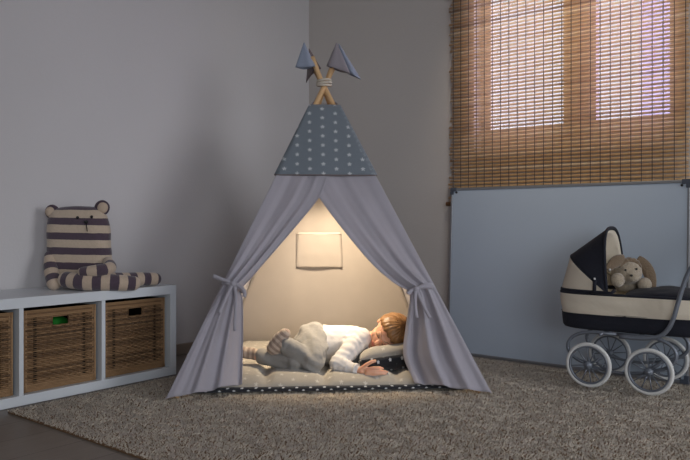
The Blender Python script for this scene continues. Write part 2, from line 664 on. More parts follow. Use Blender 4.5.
# ------------------------------------------------------------------ whiteboard leaning on the wall
wx0 = wr_x(451.5, 0.060)
wx1 = wr_x(690.5, 0.060)
bot = RW - 3.352
up = (U * (bot - 0.060) + Zv * 0.903)
hgt = up.length
up.normalize()
nrm = V.cross(up).normalized()
if nrm.y > 0:
    nrm = -nrm
WB = frame(WR @ Vector((wx0, bot, 0.0)), V, nrm, up)
wb = thing('whiteboard', 'large blank whiteboard with a grey frame leaning on the wall under the blind', 'whiteboard', WB)
Lw = wx1 - wx0
MB(WB).box((.008, -.012, .008), (Lw - .008, .002, hgt - .008)).build('writing_surface', 'board', wb, smooth=False)
b = MB(WB)
fw = .014
b.box((0, -.014, 0), (Lw, .006, fw)).box((0, -.014, hgt - fw), (Lw, .006, hgt)).box((0, -.014, fw), (fw * .7, .006, hgt - fw)).box((Lw - fw * .7, -.014, fw), (Lw, .006, hgt - fw))
b.build('frame', 'alu', wb, smooth=False, bevel=.002)
for x, z in ((0, 0), (1, 0), (0, 1), (1, 1)):
    cx, cz = x * Lw, z * hgt
    sx, sz = (1 - 2 * x), (1 - 2 * z)
    b = MB(WB)

    def bb(x0, x1, z0, z1, y0, y1):
        b.box((min(x0, x1), y0, min(z0, z1)), (max(x0, x1), y1, max(z0, z1)))
    bb(cx - sx * .003, cx + sx * .034, cz - sz * .003, cz + sz * .018, -.015, .009)
    bb(cx - sx * .003, cx + sx * .016, cz + sz * .018, cz + sz * .036, -.0149, .0089)
    ob = b.build('corner_cap', 'plastic_grey', wb, smooth=False, bevel=.002)
    q = WB @ Vector((cx + sx * .034, .003, cz + sz * .024))
    MB().lathe([(0.0001, .006), (.005, .006), (.006, 0), (.006, -.004)], q, nrm, 12).build('screw', 'black', ob)

# ------------------------------------------------------------------ rug
RX0, RX1 = -(CAB_N - 0.055), 0.42        # along V
RY0, RY1 = 1.253, 3.27                   # along U
RG = frame((0, 0, 0), V, U, Zv)
rug = thing('rug', 'large beige shaggy rug covering the floor under the tent', 'rug', RG @ Vector(((RX0 + RX1) / 2, (RY0 + RY1) / 2, 0)))
MB(RG).box((RX0, RY0, 0.001), (RX1, RY1, 0.008)).build('rug_backing', 'rug_back', rug, smooth=False)
sp = 0.0066
nx, ny = int((RX1 - RX0) / sp), int((RY1 - RY0) / sp)
gx, gy = np.meshgrid(np.arange(nx), np.arange(ny))
px = RX0 + (gx.ravel() + RNG.uniform(0, 1, nx * ny)) * sp
py = RY0 + (gy.ravel() + RNG.uniform(0, 1, nx * ny)) * sp
wxy = np.stack([px * V.x + py * U.x, px * V.y + py * U.y], 1)
keep = (wxy[:, 1] > 1.75) & (np.abs(wxy[:, 0]) < 0.56 * wxy[:, 1] + 0.25)
wxy = wxy[keep]
N = len(wxy)
# clumpy lean so the pile lies in little tufts
ca = np.array([noise.noise(Vector((float(a) * 28, float(c) * 28, 0))) * PI * 2.2 for a, c in wxy]) + RNG.normal(0, .5, N)
hh = 0.009 + RNG.uniform(0.003, 0.009, N)
ln = RNG.uniform(0.004, 0.014, N)
wd = RNG.uniform(0.0024, 0.0046, N)
tone = np.clip(0.5 + RNG.normal(0, .14, N) + 0.14 * np.array([noise.noise(Vector((float(a) * 60, float(c) * 60, 3))) for a, c in wxy]), 0, 1)
base = np.zeros((N, 4, 3))
for k in range(3):
    an = ca + k * 2 * PI / 3
    base[:, k, 0] = wxy[:, 0] + np.cos(an) * wd
    base[:, k, 1] = wxy[:, 1] + np.sin(an) * wd
    base[:, k, 2] = 0.006
base[:, 3, 0] = wxy[:, 0] + np.cos(ca) * ln
base[:, 3, 1] = wxy[:, 1] + np.sin(ca) * ln
base[:, 3, 2] = hh
vv = base.reshape(-1, 3) - np.array(FRM[rug].translation)
idx = np.arange(N)[:, None] * 4
tri = np.concatenate([idx + np.array([[0, 1, 3]]), idx + np.array([[1, 2, 3]]), idx + np.array([[2, 0, 3]])], 0)
me = bpy.data.meshes.new('pile')
me.vertices.add(N * 4)
me.vertices.foreach_set('co', vv.astype(np.float32).ravel())
me.loops.add(len(tri) * 3)
me.loops.foreach_set('vertex_index', tri.astype(np.int32).ravel())
me.polygons.add(len(tri))
me.polygons.foreach_set('loop_start', np.arange(0, len(tri) * 3, 3, dtype=np.int32))
me.update(calc_edges=True)
at = me.attributes.new('st', 'FLOAT_VECTOR', 'POINT')
sv = np.zeros((N * 4, 3), dtype=np.float32)
sv[:, 0] = np.repeat(tone, 4)
at.data.foreach_set('vector', np.clip(sv, 0, 1).ravel())
me.materials.append(MAT['pile'])
me.validate()
ob = bpy.data.objects.new('pile', me)
C.objects.link(ob)
ob.parent = rug
ob['kind'] = 'stuff'

# ------------------------------------------------------------------ cabinet
_p = Vector(((176.3 - CX) / F_PX, 1, 0))
cab_o = _p * (CAB_N / _p.dot(-V))
CF = frame(cab_o, U, -V, Zv)              # x to the right along the front, y to the wall
cab = thing('cube_shelf', 'low white cube shelf unit along the left wall holding wicker baskets', 'shelf unit', CF)
H, D, T, DV, CELL = 0.42, 0.385, 0.041, 0.017, 0.338
cells = []
TS = .034
x = -TS
for k in range(4):
    cells.append((x - CELL, x))
    x -= CELL + (DV if k < 3 else 0)
XL = x - TS
MB(CF).box((XL, 0, H - T), (0, D, H)).build('top_panel', 'lacquer', cab, smooth=False, bevel=.0015)
MB(CF).box((XL, 0, 0.002), (0, D, T)).build('bottom_panel', 'lacquer', cab, smooth=False, bevel=.0015)
for a, c in ((XL, XL + TS), (-TS, 0)):
    MB(CF).box((a, 0.0003, T), (c, D, H - T)).build('side_panel', 'lacquer', cab, smooth=False, bevel=.001)
for k in range(3):
    MB(CF).box((cells[k][0] - DV, 0.001, T), (cells[k][0], D, H - T)).build('divider', 'lacquer', cab, smooth=False)

BW, BH, BDp = 0.318, 0.322, 0.33


def make_basket():
    t = thing('wicker_basket', 'x', 'basket', CF @ Matrix.Translation((0, 0, 0)))
    M0 = CF
    y0 = 0.0
    hw = BW / 2
    bd = 0.03
    # woven front: wavy horizontal strands over upright stakes, handle slot left open
    b = MB(M0)
    hx0, hx1, hz0, hz1 = -0.035, 0.035, BH - 0.072, BH - 0.032
    nr = 34
    for r in range(nr):
        z = bd + (r + .5) * (BH - 2 * bd) / nr
        segs = [(-hw + .012, hw - .012)]
        if hz0 < z < hz1:
            segs = [(-hw + .012, hx0), (hx1, hw - .012)]
        tone = min(1, max(0, random.gauss(.5, .17)))
        for s0, s1 in segs:
            n = max(8, int((s1 - s0) / 0.0048))
            pts, rr = [], []
            for k in range(n + 1):
                xx = lerp(s0, s1, k / n)
                ph = PI * xx / 0.019 + PI * (r % 2)
                slot = 1 - 0.72 * math.exp(-((abs(xx) - 0.108) / 0.010) ** 4) * (1 if r % 2 else .55)
                pts.append((xx, y0 + 0.006 + 0.0042 * math.sin(ph), z + 0.0009 * nz(xx * 40, r)))
                rr.append(0.0046 * slot)
            q0 = len(b.v)
            b.tube(pts, rr, 6, flat=1.0, st=(tone, 0, 0))
            for q in range(q0, len(b.v)):
                lp = M0.inverted() @ b.v[q]
                b.st[q] = (tone, lp.x, r * 1.7)
    b.build('woven_front', 'wicker', t)
    b = MB(M0)
    for k in range(13):
        xx = lerp(-hw + .02, hw - .02, k / 12)
        top = hz0 if abs(xx) < .034 else BH - .012
        b.tube([(xx, y0 + .0075, .012), (xx, y0 + .0075, top)], .0026, 6, st=(.35, 0, k))
    b.build('stakes', 'wicker', t)
    # border: flat bands wound round the four edges
    b = MB(M0)
    for side in range(4):
        for r in range(5):
            d = (r + .5) * bd / 5
            tone = random.gauss(.62, .12)
            q0 = len(b.v)
            if side < 2:
                z = d if side == 0 else BH - d
                b.tube([(lerp(-hw + d * .0, hw - d * .0, k / 12), y0 + .004 + .0007 * math.sin(k * 2 + r), z) for k in range(13)], .0036, 6, st=(tone, 0, 0))
            elif r < 3:
                xx = (-hw + d) if side == 2 else (hw - d)
                b.tube([(xx, y0 + .0035 + .0007 * math.sin(k * 2 + r), lerp(.002, BH - .002, k / 12)) for k in range(13)], .0036, 6, st=(tone, 0, 0))
            for q in range(q0, len(b.v)):
                lp = M0.inverted() @ b.v[q]
                b.st[q] = (tone, lp.x * .5 + lp.z * .5, side + r)
    b.build('border', 'wicker', t)
    # rim of the slot
    b = MB(M0)
    b.tube([(hx0, y0 + .004, hz0), (hx1, y0 + .004, hz0), (hx1, y0 + .004, hz1), (hx0, y0 + .004, hz1)], .0042, 8, closed=True, st=(.6, 0, 0))
    b.build('handle_slot_rim', 'wicker', t)
    # body behind the weave, its near-black colour paints shade into the gaps
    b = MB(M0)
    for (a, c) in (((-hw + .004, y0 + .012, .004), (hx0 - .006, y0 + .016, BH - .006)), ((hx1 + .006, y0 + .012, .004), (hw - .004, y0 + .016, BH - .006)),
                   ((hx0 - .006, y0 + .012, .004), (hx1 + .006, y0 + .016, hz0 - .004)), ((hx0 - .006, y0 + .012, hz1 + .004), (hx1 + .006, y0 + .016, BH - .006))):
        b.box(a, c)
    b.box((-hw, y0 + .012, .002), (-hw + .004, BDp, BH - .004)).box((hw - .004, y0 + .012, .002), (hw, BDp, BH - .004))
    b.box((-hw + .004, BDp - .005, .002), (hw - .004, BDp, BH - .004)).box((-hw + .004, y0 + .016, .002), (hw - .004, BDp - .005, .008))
    b.build('basket_body', 'wicker_in_shade', t, smooth=False)
    return t


proto = make_basket()
spots = [(0, 'rightmost wicker basket in the white shelf, with a dark empty handle slot'),
         (1, 'middle wicker basket in the white shelf, green showing through its handle slot'),
         (2, 'wicker basket at the left edge, cut off by the frame')]
for k, lab in spots:
    if k == 0:
        r = proto
    else:
        r = proto.copy()
        C.objects.link(r)
        for ch in list(proto.children):
            c2 = ch.copy()
            C.objects.link(c2)
            c2.parent = r
    r.matrix_world = CF @ Matrix.Translation(((cells[k][0] + cells[k][1]) / 2 - .001, 0.026, T + 0.001))
    r['label'] = lab
    r['group'] = 'wicker baskets in the cube shelf'
mid = (cells[1][0] + cells[1][1]) / 2
b = MB(CF)
for k in range(7):
    b.ell((mid + random.uniform(-.06, .06), 0.10 + random.uniform(0, .05), T + .08 + k * .026), (.075, .045, .05), nu=16, nv=10)
o = b.build('folded_cloth', 'green', remesh=.008, relax=4, post=lambda p, n: .004 * nz(p.x * 30, p.y * 30, p.z * 40))
o['label'] = 'green cloth seen through the handle slot of the middle basket'
o['category'] = 'cloth'

# ------------------------------------------------------------------ striped plush bear
yb = 3.13
BR = thing('plush_bear', 'striped cream and plum plush bear slumped on the white shelf unit', 'plush toy', P(80, 288, yb))
zt = H


def pil(cx, cz, hw, hh, th, y, m=2.6, n=36, k=18, tilt=0.0):
    """a stuffed pillow standing upright, front towards -y"""
    pts = []
    for i in range(n):
        a = 2 * PI * i / n
        ca_, sa = math.cos(a), math.sin(a)
        q = (abs(ca_) ** m + abs(sa) ** m) ** (-1 / m)
        row = []
        for j in range(k + 1):
            u = -1 + 2 * j / k
            rr = (1 - abs(u) ** 2.2) ** 0.5 if abs(u) < 1 else 0.001
            rad = max(rr, .001) ** .6
            row.append(Vector((cx + q * ca_ * hw * rad + tilt * q * sa * hh * rad, y + u * th * .5 * 1.0, cz + q * sa * hh * rad)))
        pts.append(row)
    return pts


c0 = P(79, 246, yb)
b = MB().grid(pil(c0.x, c0.z, .142, .178, .12, yb, m=4.0, tilt=-.03), wrap=True)
b.build('body', 'bear', BR, remesh=.007, relax=3, post=lambda p, n: .004 * nz(p.x * 14, p.y * 14, p.z * 14), stf=lambda p: (0, 0, p.z - 0.0155 + .02 * (p.x - c0.x)))
for (ex, ey, r0, mm) in ((52.5, 212, .032, 'bear_cream'), (102, 208, .034, 'bear_dark')):
    e = P(ex, ey, yb)
    R = Matrix.Rotation(.5 if ex > 80 else -.5, 3, 'Y')
    ear = MB().ell(e, (r0, .02, r0 * 1.05), R, 20, 12)
    eo = ear.build('ear', mm if ex > 80 else 'bear_dark', BR)
    MB().ell(e + Vector((.006 if ex > 80 else -.004, -.011, 0)), (r0 * .72, .014, r0 * .76), R, 18, 10).build('inner_ear', 'bear_cream', eo)


def front_y(px, py):
    q = P(px, py, yb)
    du, dv = abs(q.x - c0.x) / .142, abs(q.z - c0.z) / .178
    return yb - .06 * max(.2, (1 - max(du, dv) ** 5)) ** .5 - .002


for ex, ey in ((77.5, 217.6), (91.6, 216.8)):
    e = P(ex, ey, front_y(ex, ey) + .003)
    MB().ell(e, (.0068, .006, .0068), None, 12, 8).build('eye', 'black', BR)
e = P(86, 222, front_y(86, 222) + .003)
MB().ell(e, (.010, .007, .008), None, 14, 8).build('nose', 'black', BR)
e2 = P(87.2, 231.5, front_y(87, 231) + .002)
MB().tube([e, e2], .0022, 6).build('mouth', 'black', BR)


def limb(name, pts, rr, m='bear_limb', off=0.0):
    # smooth the path
    q = []
    n = len(pts)
    for i in range((n - 1) * 6 + 1):
        t = i / 6
        k = min(int(t), n - 2)
        f = t - k
        p0, p1, p2, p3 = pts[max(k - 1, 0)], pts[k], pts[k + 1], pts[min(k + 2, n - 1)]
        q.append(0.5 * ((2 * p1) + (p2 - p0) * f + (2 * p0 - 5 * p1 + 4 * p2 - p3) * f * f + (3 * p1 - p0 - 3 * p2 + p3) * f ** 3))
    rad = [lerp(rr[min(int(i / 6), n - 2)], rr[min(int(i / 6), n - 2) + 1], i / 6 - min(int(i / 6), n - 2)) for i in range(len(q))]
    d0, d1 = (q[0] - q[1]).normalized(), (q[-1] - q[-2]).normalized()
    a, ar, z, zr = [], [], [], []
    for k in range(5, 0, -1):
        s = PI / 2 * k / 5.2
        a.append(q[0] + d0 * rad[0] * math.sin(s))
        ar.append(rad[0] * math.cos(s))
    for k in range(1, 6):
        s = PI / 2 * k / 5.2
        z.append(q[-1] + d1 * rad[-1] * math.sin(s))
        zr.append(rad[-1] * math.cos(s))
    b = MB().tube(a + q + z, ar + rad + zr, 16)
    b.st = [(s[0] + off, s[1], s[2]) for s in b.st]
    return b.build(name, m, BR)


# legs lie along the shelf top towards the right, arms over the lap
lr = .030
limb('leg', [P(66, 279.6, 3.02), P(84, 281.8, 2.99), P(112, 282.6, 3.01), P(133, 283.4, 3.05)], [.034, .037, .036, .032], off=.034)
limb('leg', [P(96, 279, 3.06), P(118, 279.5, 3.13), P(142, 279, 3.21), P(155, 279, 3.25)], [.032, .031, .031, .029], off=.02)
limb('arm', [P(50.5, 256, 3.10), P(51, 270, 3.07), P(54, 283, 3.03)], [.026, .030, .031], off=.0)
limb('arm', [P(108, 262, 3.09), P(110, 268, 3.03), P(98, 270.5, 2.985), P(83, 272, 2.985)], [.022, .027, .026, .022], off=.01)

# ------------------------------------------------------------------ play tent
FL, FR = G(168, 399, ZR), G(489, 393, ZR)
BLf, BRf = Vector((-.655, 3.93, ZR)), Vector((.43, 3.93, ZR))
LA = P(324, 83, 3.36)
feet = {'FL': FL, 'FR': FR, 'BL': BLf, 'BR': BRf}
tc = (FL + FR + BLf + BRf) / 4
tent = thing('play_tent', 'grey fabric teepee tent with a star-print top and tied-back flaps', 'tent', Vector((tc.x, tc.y, ZR)))


def pole_pt(k, t, out=0.0):
    p = feet[k] + (LA - feet[k]) * t
    if out:
        d = Vector((p.x - LA.x, p.y - LA.y, 0))
        if d.length > 1e-6:
            p = p + d.normalized() * out
    return p


# poles cross at the lashing, slightly apart from one another
offs = {'FL': Vector((.009, .000, 0)), 'FR': Vector((-.009, .010, 0)), 'BL': Vector((.010, .008, 0)), 'BR': Vector((-.010, .004, 0))}
ext = {'FL': 1.08, 'FR': 1.075, 'BL': 1.085, 'BR': 1.085}
poles, tips = {}, {}
for k in feet:
    ft = pole_pt(k, 0, -.034 if k[0] == 'F' else 0)
    d = (LA + offs[k]) - ft
    a, e = ft, ft + d * ext[k]
    b = MB()
    pr = 0.0125
    n = 30
    b.tube([a + (e - a) * (i / n) for i in range(n + 1)], pr, 12)
    for q in range(len(b.st)):
        b.st[q] = (0.55 + .1 * nz(b.st[q][0] * 9, b.st[q][1] * 100), b.st[q][0], b.st[q][1])
    poles[k] = b.build('pole', 'wood', tent)
    tips[k] = e
# lashing rope
b = MB()
for r in range(3):
    z = LA.z - .011 + r * .010
    rx, ry = .032 + .002 * (r % 2), .032
    b.tube([(LA.x + rx * math.cos(2 * PI * i / 24), LA.y + ry * math.sin(2 * PI * i / 24), z + .004 * math.sin(2 * PI * i / 24 + r)) for i in range(24)], .0058, 8, closed=True)
b.build('lashing_rope', 'rope', tent)

# flags: little pouches slipped over the pole tips
def flag(k, peak, bl, br, bm, mat, y, th=.022, yr=0.0):
    top = P(*peak, y)
    A, B, Mi = P(*bl, y), P(*br, y + yr), P(*bm, y + yr * .5)
    rows = []
    n = 14
    for j in range(9):
        t = j / 8
        row = []
        for i in range(n * 2):
            f = i / n if i <= n else 2 - i / n
            sgn = -1 if i < n else 1
            e = A * (1 - f) ** 2 + Mi * 2 * f * (1 - f) + B * f * f
            p = top + (e - top) * max(t, .02)
            bulge = math.sin(PI * f) * th * (t ** .7)
            row.append(p + Vector((0, sgn * bulge, 0)) + Vector((0, .008 * t * math.sin(f * 7 + k_seed[k]), 0)))
        rows.append(row)
    cols = [[rows[j][i] for j in range(9)] for i in range(n * 2)]
    b = MB().grid(cols, wrap=True)
    b.f.append(tuple(i * 9 for i in range(n * 2)))
    b.mi.append(0)
    return b.build('flag', mat, poles[k], solid=.0015)


k_seed = {'FL': 0, 'FR': 2, 'BL': 4, 'BR': 5}
for k in ('FL', 'FR', 'BL', 'BR'):
    pass
flag('BL', (336.5, 42.3), (326.5, 66.5), (350, 74), (339, 70), 'flag_a', tips['BL'].y)
flag('FL', (338.5, 43), (340, 67), (361.2, 79.2), (351, 76), 'flag_b', tips['FL'].y, yr=-.03)
flag('BR', (304, 42), (295.5, 67.6), (315.5, 66.4), (305, 69), 'flag_b', tips['BR'].y)
flag('FR', (309, 48), (306, 83), (321, 68.5), (313, 70), 'flag_c', tips['FR'].y - .012)


# cloth panels of the two sides and the back
def panel(name, ka, kb, mat, t0, t1, sag, out=.012, seed=0, nu=40, nv=36, ex=0.0):
    pts, sts = [], []
    for i in range(nu + 1):
        u = -ex + (1 + 2 * ex) * i / nu
        row, sr = [], []
        for j in range(nv + 1):
            t = lerp(t0, t1, j / nv)
            a, c = pole_pt(ka, t, out), pole_pt(kb, t, out)
            p = a + (c - a) * u
            mid = Vector((LA.x, LA.y, p.z))
            ind = (mid - p)
            ind.z = 0
            ind = ind.normalized() if ind.length > 1e-6 else ind
            e = math.sin(PI * min(1, max(0, u)))
            p = p + ind * (sag * e * (1 - j / nv) ** .7) + ind * (.007 * e * nz(p.x * 5 + seed, p.z * 3, p.y * 5) + .004 * e * math.sin(u * 19 + seed + 2 * t))
            row.append(p)
            sr.append(((u - .5) * (c - a).length, p.z, 0))
        pts.append(row)
        sts.append(sr)
    return MB().grid(pts, sts).build(name, mat, tent, solid=.0015)


panel('side_panel', 'FL', 'BL', 'tent', 0.0, .93, .02, seed=1)
panel('side_panel', 'BR', 'FR', 'tent', 0.0, .93, .02, seed=4)
back = panel('back_panel', 'BL', 'BR', 'tent_back', 0.0, .93, .004, out=-.040, seed=9, ex=.045)
# pocket sewn on the back panel
bn = (BRf - BLf).cross(LA - BLf).normalized()
if bn.y > 0:
    bn = -bn
bp0 = BLf + bn * .006


def back_pt(px, py, d=0.0):
    return ray_plane(px, py, bp0 + bn * d, bn)


pk = [(296.5, 232.5), (341, 232.5), (342.5, 268), (296, 268)]
pts = []
for i in range(17):
    row = []
    for j in range(17):
        u, v = i / 16, j / 16
        x = lerp(lerp(pk[0][0], pk[1][0], u), lerp(pk[3][0], pk[2][0], u), v)
        y = lerp(pk[0][1], pk[3][1], v)
        e = (math.sin(PI * u) * .8 + .2) * (1 - v * .75)
        row.append(back_pt(x, y, .029 + .005 * e + .002 * nz(u * 4, v * 4)))
    pts.append(row)
pocket = MB().grid(pts).build('pocket', 'tent_back', back, solid=.002)
b = MB()
for (q0, q1) in (((296.5, 234), (341, 234)), ((297.6, 233), (297.4, 268)), ((340, 233), (341.2, 268)), ((296.5, 266.8), (342, 266.8))):
    b.tube([back_pt(lerp(q0[0], q1[0], i / 12), lerp(q0[1], q1[1], i / 12), (.034 if q0[1] == q1[1] and q0[1] < 240 else .030)) for i in range(13)], .0010, 6, flat=.8)
b.build('hem', 'tent_back', pocket)

# the cap of star cloth: four sides round the poles
t0, t1 = .665, .915
pts, sts = [], []
ring = ['FL', 'FR', 'BR', 'BL']
n = 18
for s in range(4):
    ka, kb = ring[s], ring[(s + 1) % 4]
    for i in range(n):
        u = i / n
        row, sr = [], []
        for j in range(15):
            t = lerp(t0, t1, j / 14)
            a, c = pole_pt(ka, t, .023), pole_pt(kb, t, .023)
            p = a + (c - a) * u
            e = math.sin(PI * u)
            ind = Vector((LA.x - p.x, LA.y - p.y, 0))
            ind = ind.normalized()
            p = p - ind * (.012 * (abs(math.cos(PI * u)) ** 6) * 0 + .004 * e) + ind * (.003 * math.sin(u * 12 + s) * (1 - j / 14))
            row.append(p)
            sr.append(((u - .5) * (c - a).length + (s + 1) * 1.08 + .024, (t - t0) * (LA - feet[ka]).length * .93 + .018, 0))
        pts.append(row)
        sts.append(sr)
MB().grid(pts, sts, wrap=True).build('top_cap', 'cap', tent, solid=.003, offset=1)
# front side of the cap needs its own clean print seam: dark piping round the hem
b = MB()
hem = [Vector(p[0]) + Vector((0, 0, .001)) for p in pts]
b.tube(hem, .0032, 6, closed=True)
b.build('cap_hem', 'flag_c', tent)

# front flaps
fn = (FR - FL).cross(LA - FL).normalized()
if fn.y > 0:
    fn = -fn


def flap(keys, kpole, lift, seed, sgn, ttie):
    ks = keys

    def at(t):
        for i in range(len(ks) - 1):
            if ks[i][0] >= t >= ks[i + 1][0]:
                f = (ks[i][0] - t) / (ks[i][0] - ks[i + 1][0])
                p0, p1, p2, p3 = ks[max(i - 1, 0)][1], ks[i][1], ks[i + 1][1], ks[min(i + 2, len(ks) - 1)][1]
                m1 = [(p2[c] - p0[c]) / 2 for c in range(2)]
                m2 = [(p3[c] - p1[c]) / 2 for c in range(2)]
                if ks[i][0] == ttie:
                    m1 = [p2[c] - p1[c] for c in range(2)]
                if ks[i + 1][0] == ttie:
                    m2 = [p2[c] - p1[c] for c in range(2)]
                f2, f3 = f * f, f * f * f
                return [p1[c] * (2 * f3 - 3 * f2 + 1) + m1[c] * (f3 - 2 * f2 + f) + p2[c] * (-2 * f3 + 3 * f2) + m2[c] * (f3 - f2) for c in range(2)]
        return list(ks[-1][1])

    ts = [lerp(ks[0][0], ttie, (i / 44)) for i in range(44)] + [lerp(ttie, 0.0, i / 36) for i in range(37)]
    na = 84
    rows = []
    for t in ts:
        o_ = pole_pt(kpole, t) + fn * .014 + (o_dir * sgn) * .006
        ip = at(t)
        below = max(0.0, (ttie - t) / ttie)
        above = max(0.0, (t - ttie) / (ks[0][0] - ttie))
        push = .075 * smooth(0, 1, below) + (.05 if sgn > 0 else .04) * math.sin(PI * min(1, below * 1.0)) ** .8
        i0_ = ray_plane(ip[0], ip[1], FL + fn * lift, fn)
        i_ = ray_plane(ip[0], ip[1], FL + fn * (lift - push), fn)
        row = []
        gather = math.exp(-((t - ttie) / (.06 if t > ttie else .07)) ** 2)
        for k in range(na + 1):
            a = k / na
            p = o_ + (i0_ - o_) * a + (i_ - i0_) * a * a
            w = math.sin(PI * a)
            w2 = min(1, 6 * a, 1.0 if t < ttie * 1.2 else 6 * (1 - a) + .25)
            # folds fan out from the tie
            ph = 2 * PI * 2.9 * (a ** lerp(.9, 1.3, smooth(ttie - .12, ttie + .1, t))) + seed
            amp = (.0022 + .009 * (1 - above) ** 3) if t >= ttie else (.011 + .010 * smooth(0, .8, below)) * (.35 + .65 * a)
            amp = lerp(amp, .009, gather)
            f = amp * w2 * (math.sin(ph + .8 * nz(a * 3, t * 5, seed)) + .25 * math.sin(2.3 * ph + 1.7))
            f += .010 * w * nz(a * 3 + seed, t * 6, 2.0) * (1 - gather)
            f += gather * .022 * math.sin(PI * min(1, a * 1.02)) ** .7
            f += -.012 * above * w
            p = p + fn * f
            # hem is not quite straight
            if below > .9:
                p = p + Vector((0, 0, .004 * math.sin(ph * .5) * (below - .9) * 10 * a))
            row.append(p)
        rows.append(row)
    return rows


o_dir = (FR - FL).normalized()
LK = [(.70, (333, 166)), (.66, (327.5, 177)), (.58, (318, 199)), (.487, (292, 231)), (.393, (265, 262)), (.333, (249, 280)), (.307, (240, 289)),
      (.27, (242.5, 300)), (.17, (243, 330)), (.09, (242.5, 358)), (0, (242, 384))]
RK = [(.70, (302, 166)), (.66, (308, 177)), (.58, (320, 199)), (.487, (344, 231)), (.393, (371, 263)), (.333, (393, 283)), (.307, (408, 291)),
      (.27, (409.5, 300)), (.17, (405, 330)), (.09, (403, 357)), (0, (414, 383))]
rowsL = flap(LK, 'FL', .014, .4, -1, .307)
rowsR = flap(RK, 'FR', .004, 2.1, 1, .307)
fL = MB().grid(rowsL).build('front_flap', 'tent', tent, solid=.0015)
fR = MB().grid(rowsR).build('front_flap', 'tent', tent, solid=.0015)


def ribbon(b, path, w, th=.0016, up=(0, -1, 0)):
    path = [Vector(p) for p in path]
    vs, sts = [], []
    n = len(path)
    for i, p in enumerate(path):
        d = (path[min(i + 1, n - 1)] - path[max(i - 1, 0)]).normalized()
        s = d.cross(Vector(up)).normalized() * w / 2
        nn = s.cross(d).normalized() * th / 2
        vs += [p - s - nn, p + s - nn, p + s + nn, p - s + nn]
    fs = []
    for i in range(n - 1):
        for j in range(4):
            j2 = (j + 1) % 4
            fs.append((i * 4 + j, i * 4 + j2, (i + 1) * 4 + j2, (i + 1) * 4 + j))
    fs += [(3, 2, 1, 0), tuple((n - 1) * 4 + j for j in range(4))]
    b.add(vs, fs)


def bez(pts, n=14):
    pts = [Vector(p) for p in pts]
    q = []
    for i in range(n + 1):
        t = i / n
        r = pts
        while len(r) > 1:
            r = [r[k] + (r[k + 1] - r[k]) * t for k in range(len(r) - 1)]
        q.append(r[0])
    return q


def fp(px, py, d=.03):
    return ray_plane(px, py, FL + fn * d, fn)


for (fo, side) in ((fL, 0), (fR, 1)):
    b = MB()
    if side == 0:
        c1, c2, knot = (223, 284), (242, 291), (233, 284)
        loops = [[(233, 284), (224, 280), (213, 276)], [(233, 284), (240, 285), (247, 291), (244, 297)]]
        tails = [[(232, 285), (226, 297), (219, 313)], [(234, 285), (238, 300), (234, 318), (235, 331)]]
    else:
        c1, c2, knot = (431, 285), (408, 292), (416, 289)
        loops = [[(416, 289), (424, 285), (433, 288)], [(416, 289), (411, 290), (408, 294)]]
        tails = [[(417, 290), (421, 302), (430, 318)], [(416, 290), (414, 302), (417, 318)]]
    # band round the gathered cloth
    A, B = fp(*c1, .012), fp(*c2, .012)
    band = []
    for i in range(28):
        a = 2 * PI * i / 28
        m = (A + B) / 2
        band.append(m + (B - A) * .53 * math.cos(a) - fn * -.034 * math.sin(a) * 1.0)
    b.tube(band, .006, 8, closed=True, flat=1.2)
    for lp in loops:
        ribbon(b, bez([fp(*p, .050) for p in lp]), .016)
    for tl in tails:
        pp = [fp(*p, .052 + .004 * i) for i, p in enumerate(tl)]
        ribbon(b, bez(pp), .014)
    b.ell(fp(*knot, .05), (.012, .010, .011), None, 12, 8)
    b.build('tie_ribbon', 'tent', fo)

# ------------------------------------------------------------------ quilted play mat
m_fl, m_fr, m_bl, m_br = Vector((-.615, 2.845, 0)), Vector((.47, 2.93, 0)), Vector((-.60, 3.87, 0)), Vector((.375, 3.86, 0))
mat_o = thing('play_mat', 'padded star-print mat on the tent floor, navy underside showing at front', 'mat', Vector((-.09, 3.37, ZR)))


def mxy(u, v, g=0.0):
    a, c = m_fl + (m_fr - m_fl) * u, m_bl + (m_br - m_bl) * u
    return a + (c - a) * v


MT = .075


def mat_h(u, v):
    q = min(1, min(u, 1 - u) * 14)
    q2 = min(1, min(v, 1 - v) * 14)
    e = (max(q, 0) ** .5) * (max(q2, 0) ** .5)
    cr = 1.0
    for s in (.26, .50, .76):
        cr *= 1 - .42 * math.exp(-((u - s - .012 * math.sin(v * 9 + s * 9)) / .022) ** 2)
    for s in (.33, .66):
        cr *= 1 - .42 * math.exp(-((v - s) / .022) ** 2)
    return .030 + (.046 * cr + .006 * nz(u * 7, v * 7)) * e


nu, nv = 110, 100
top = [[mxy(i / nu, j / nv) + Vector((0, 0, mat_h(i / nu, j / nv) + (.006 * nz(i / nu * 9, 4) if j < 4 else 0))) for j in range(nv + 1)] for i in range(nu + 1)]
b = MB().grid(top)
under = [[Vector((p.x, p.y, .026)) for p in r] for r in top]
o0 = len(b.v)
b.grid([[p for p in reversed(r)] for r in under])
W = nv + 1


def rim(b, o0):
    lo = []
    for i in range(nu + 1):
        lo.append((i * W, o0 + i * W + nv))
    for j in range(1, nv + 1):
        lo.append((nu * W + j, o0 + nu * W + nv - j))
    for i in range(nu - 1, -1, -1):
        lo.append((i * W + nv, o0 + i * W))
    for j in range(nv - 1, 0, -1):
        lo.append((j, o0 + nv - j))
    for k in range(len(lo)):
        a, c = lo[k], lo[(k + 1) % len(lo)]
        b.f.append((a[0], a[1], c[1], c[0]))
        b.mi.append(0)


rim(b, o0)
b.build('top_cover', 'quilt', mat_o)
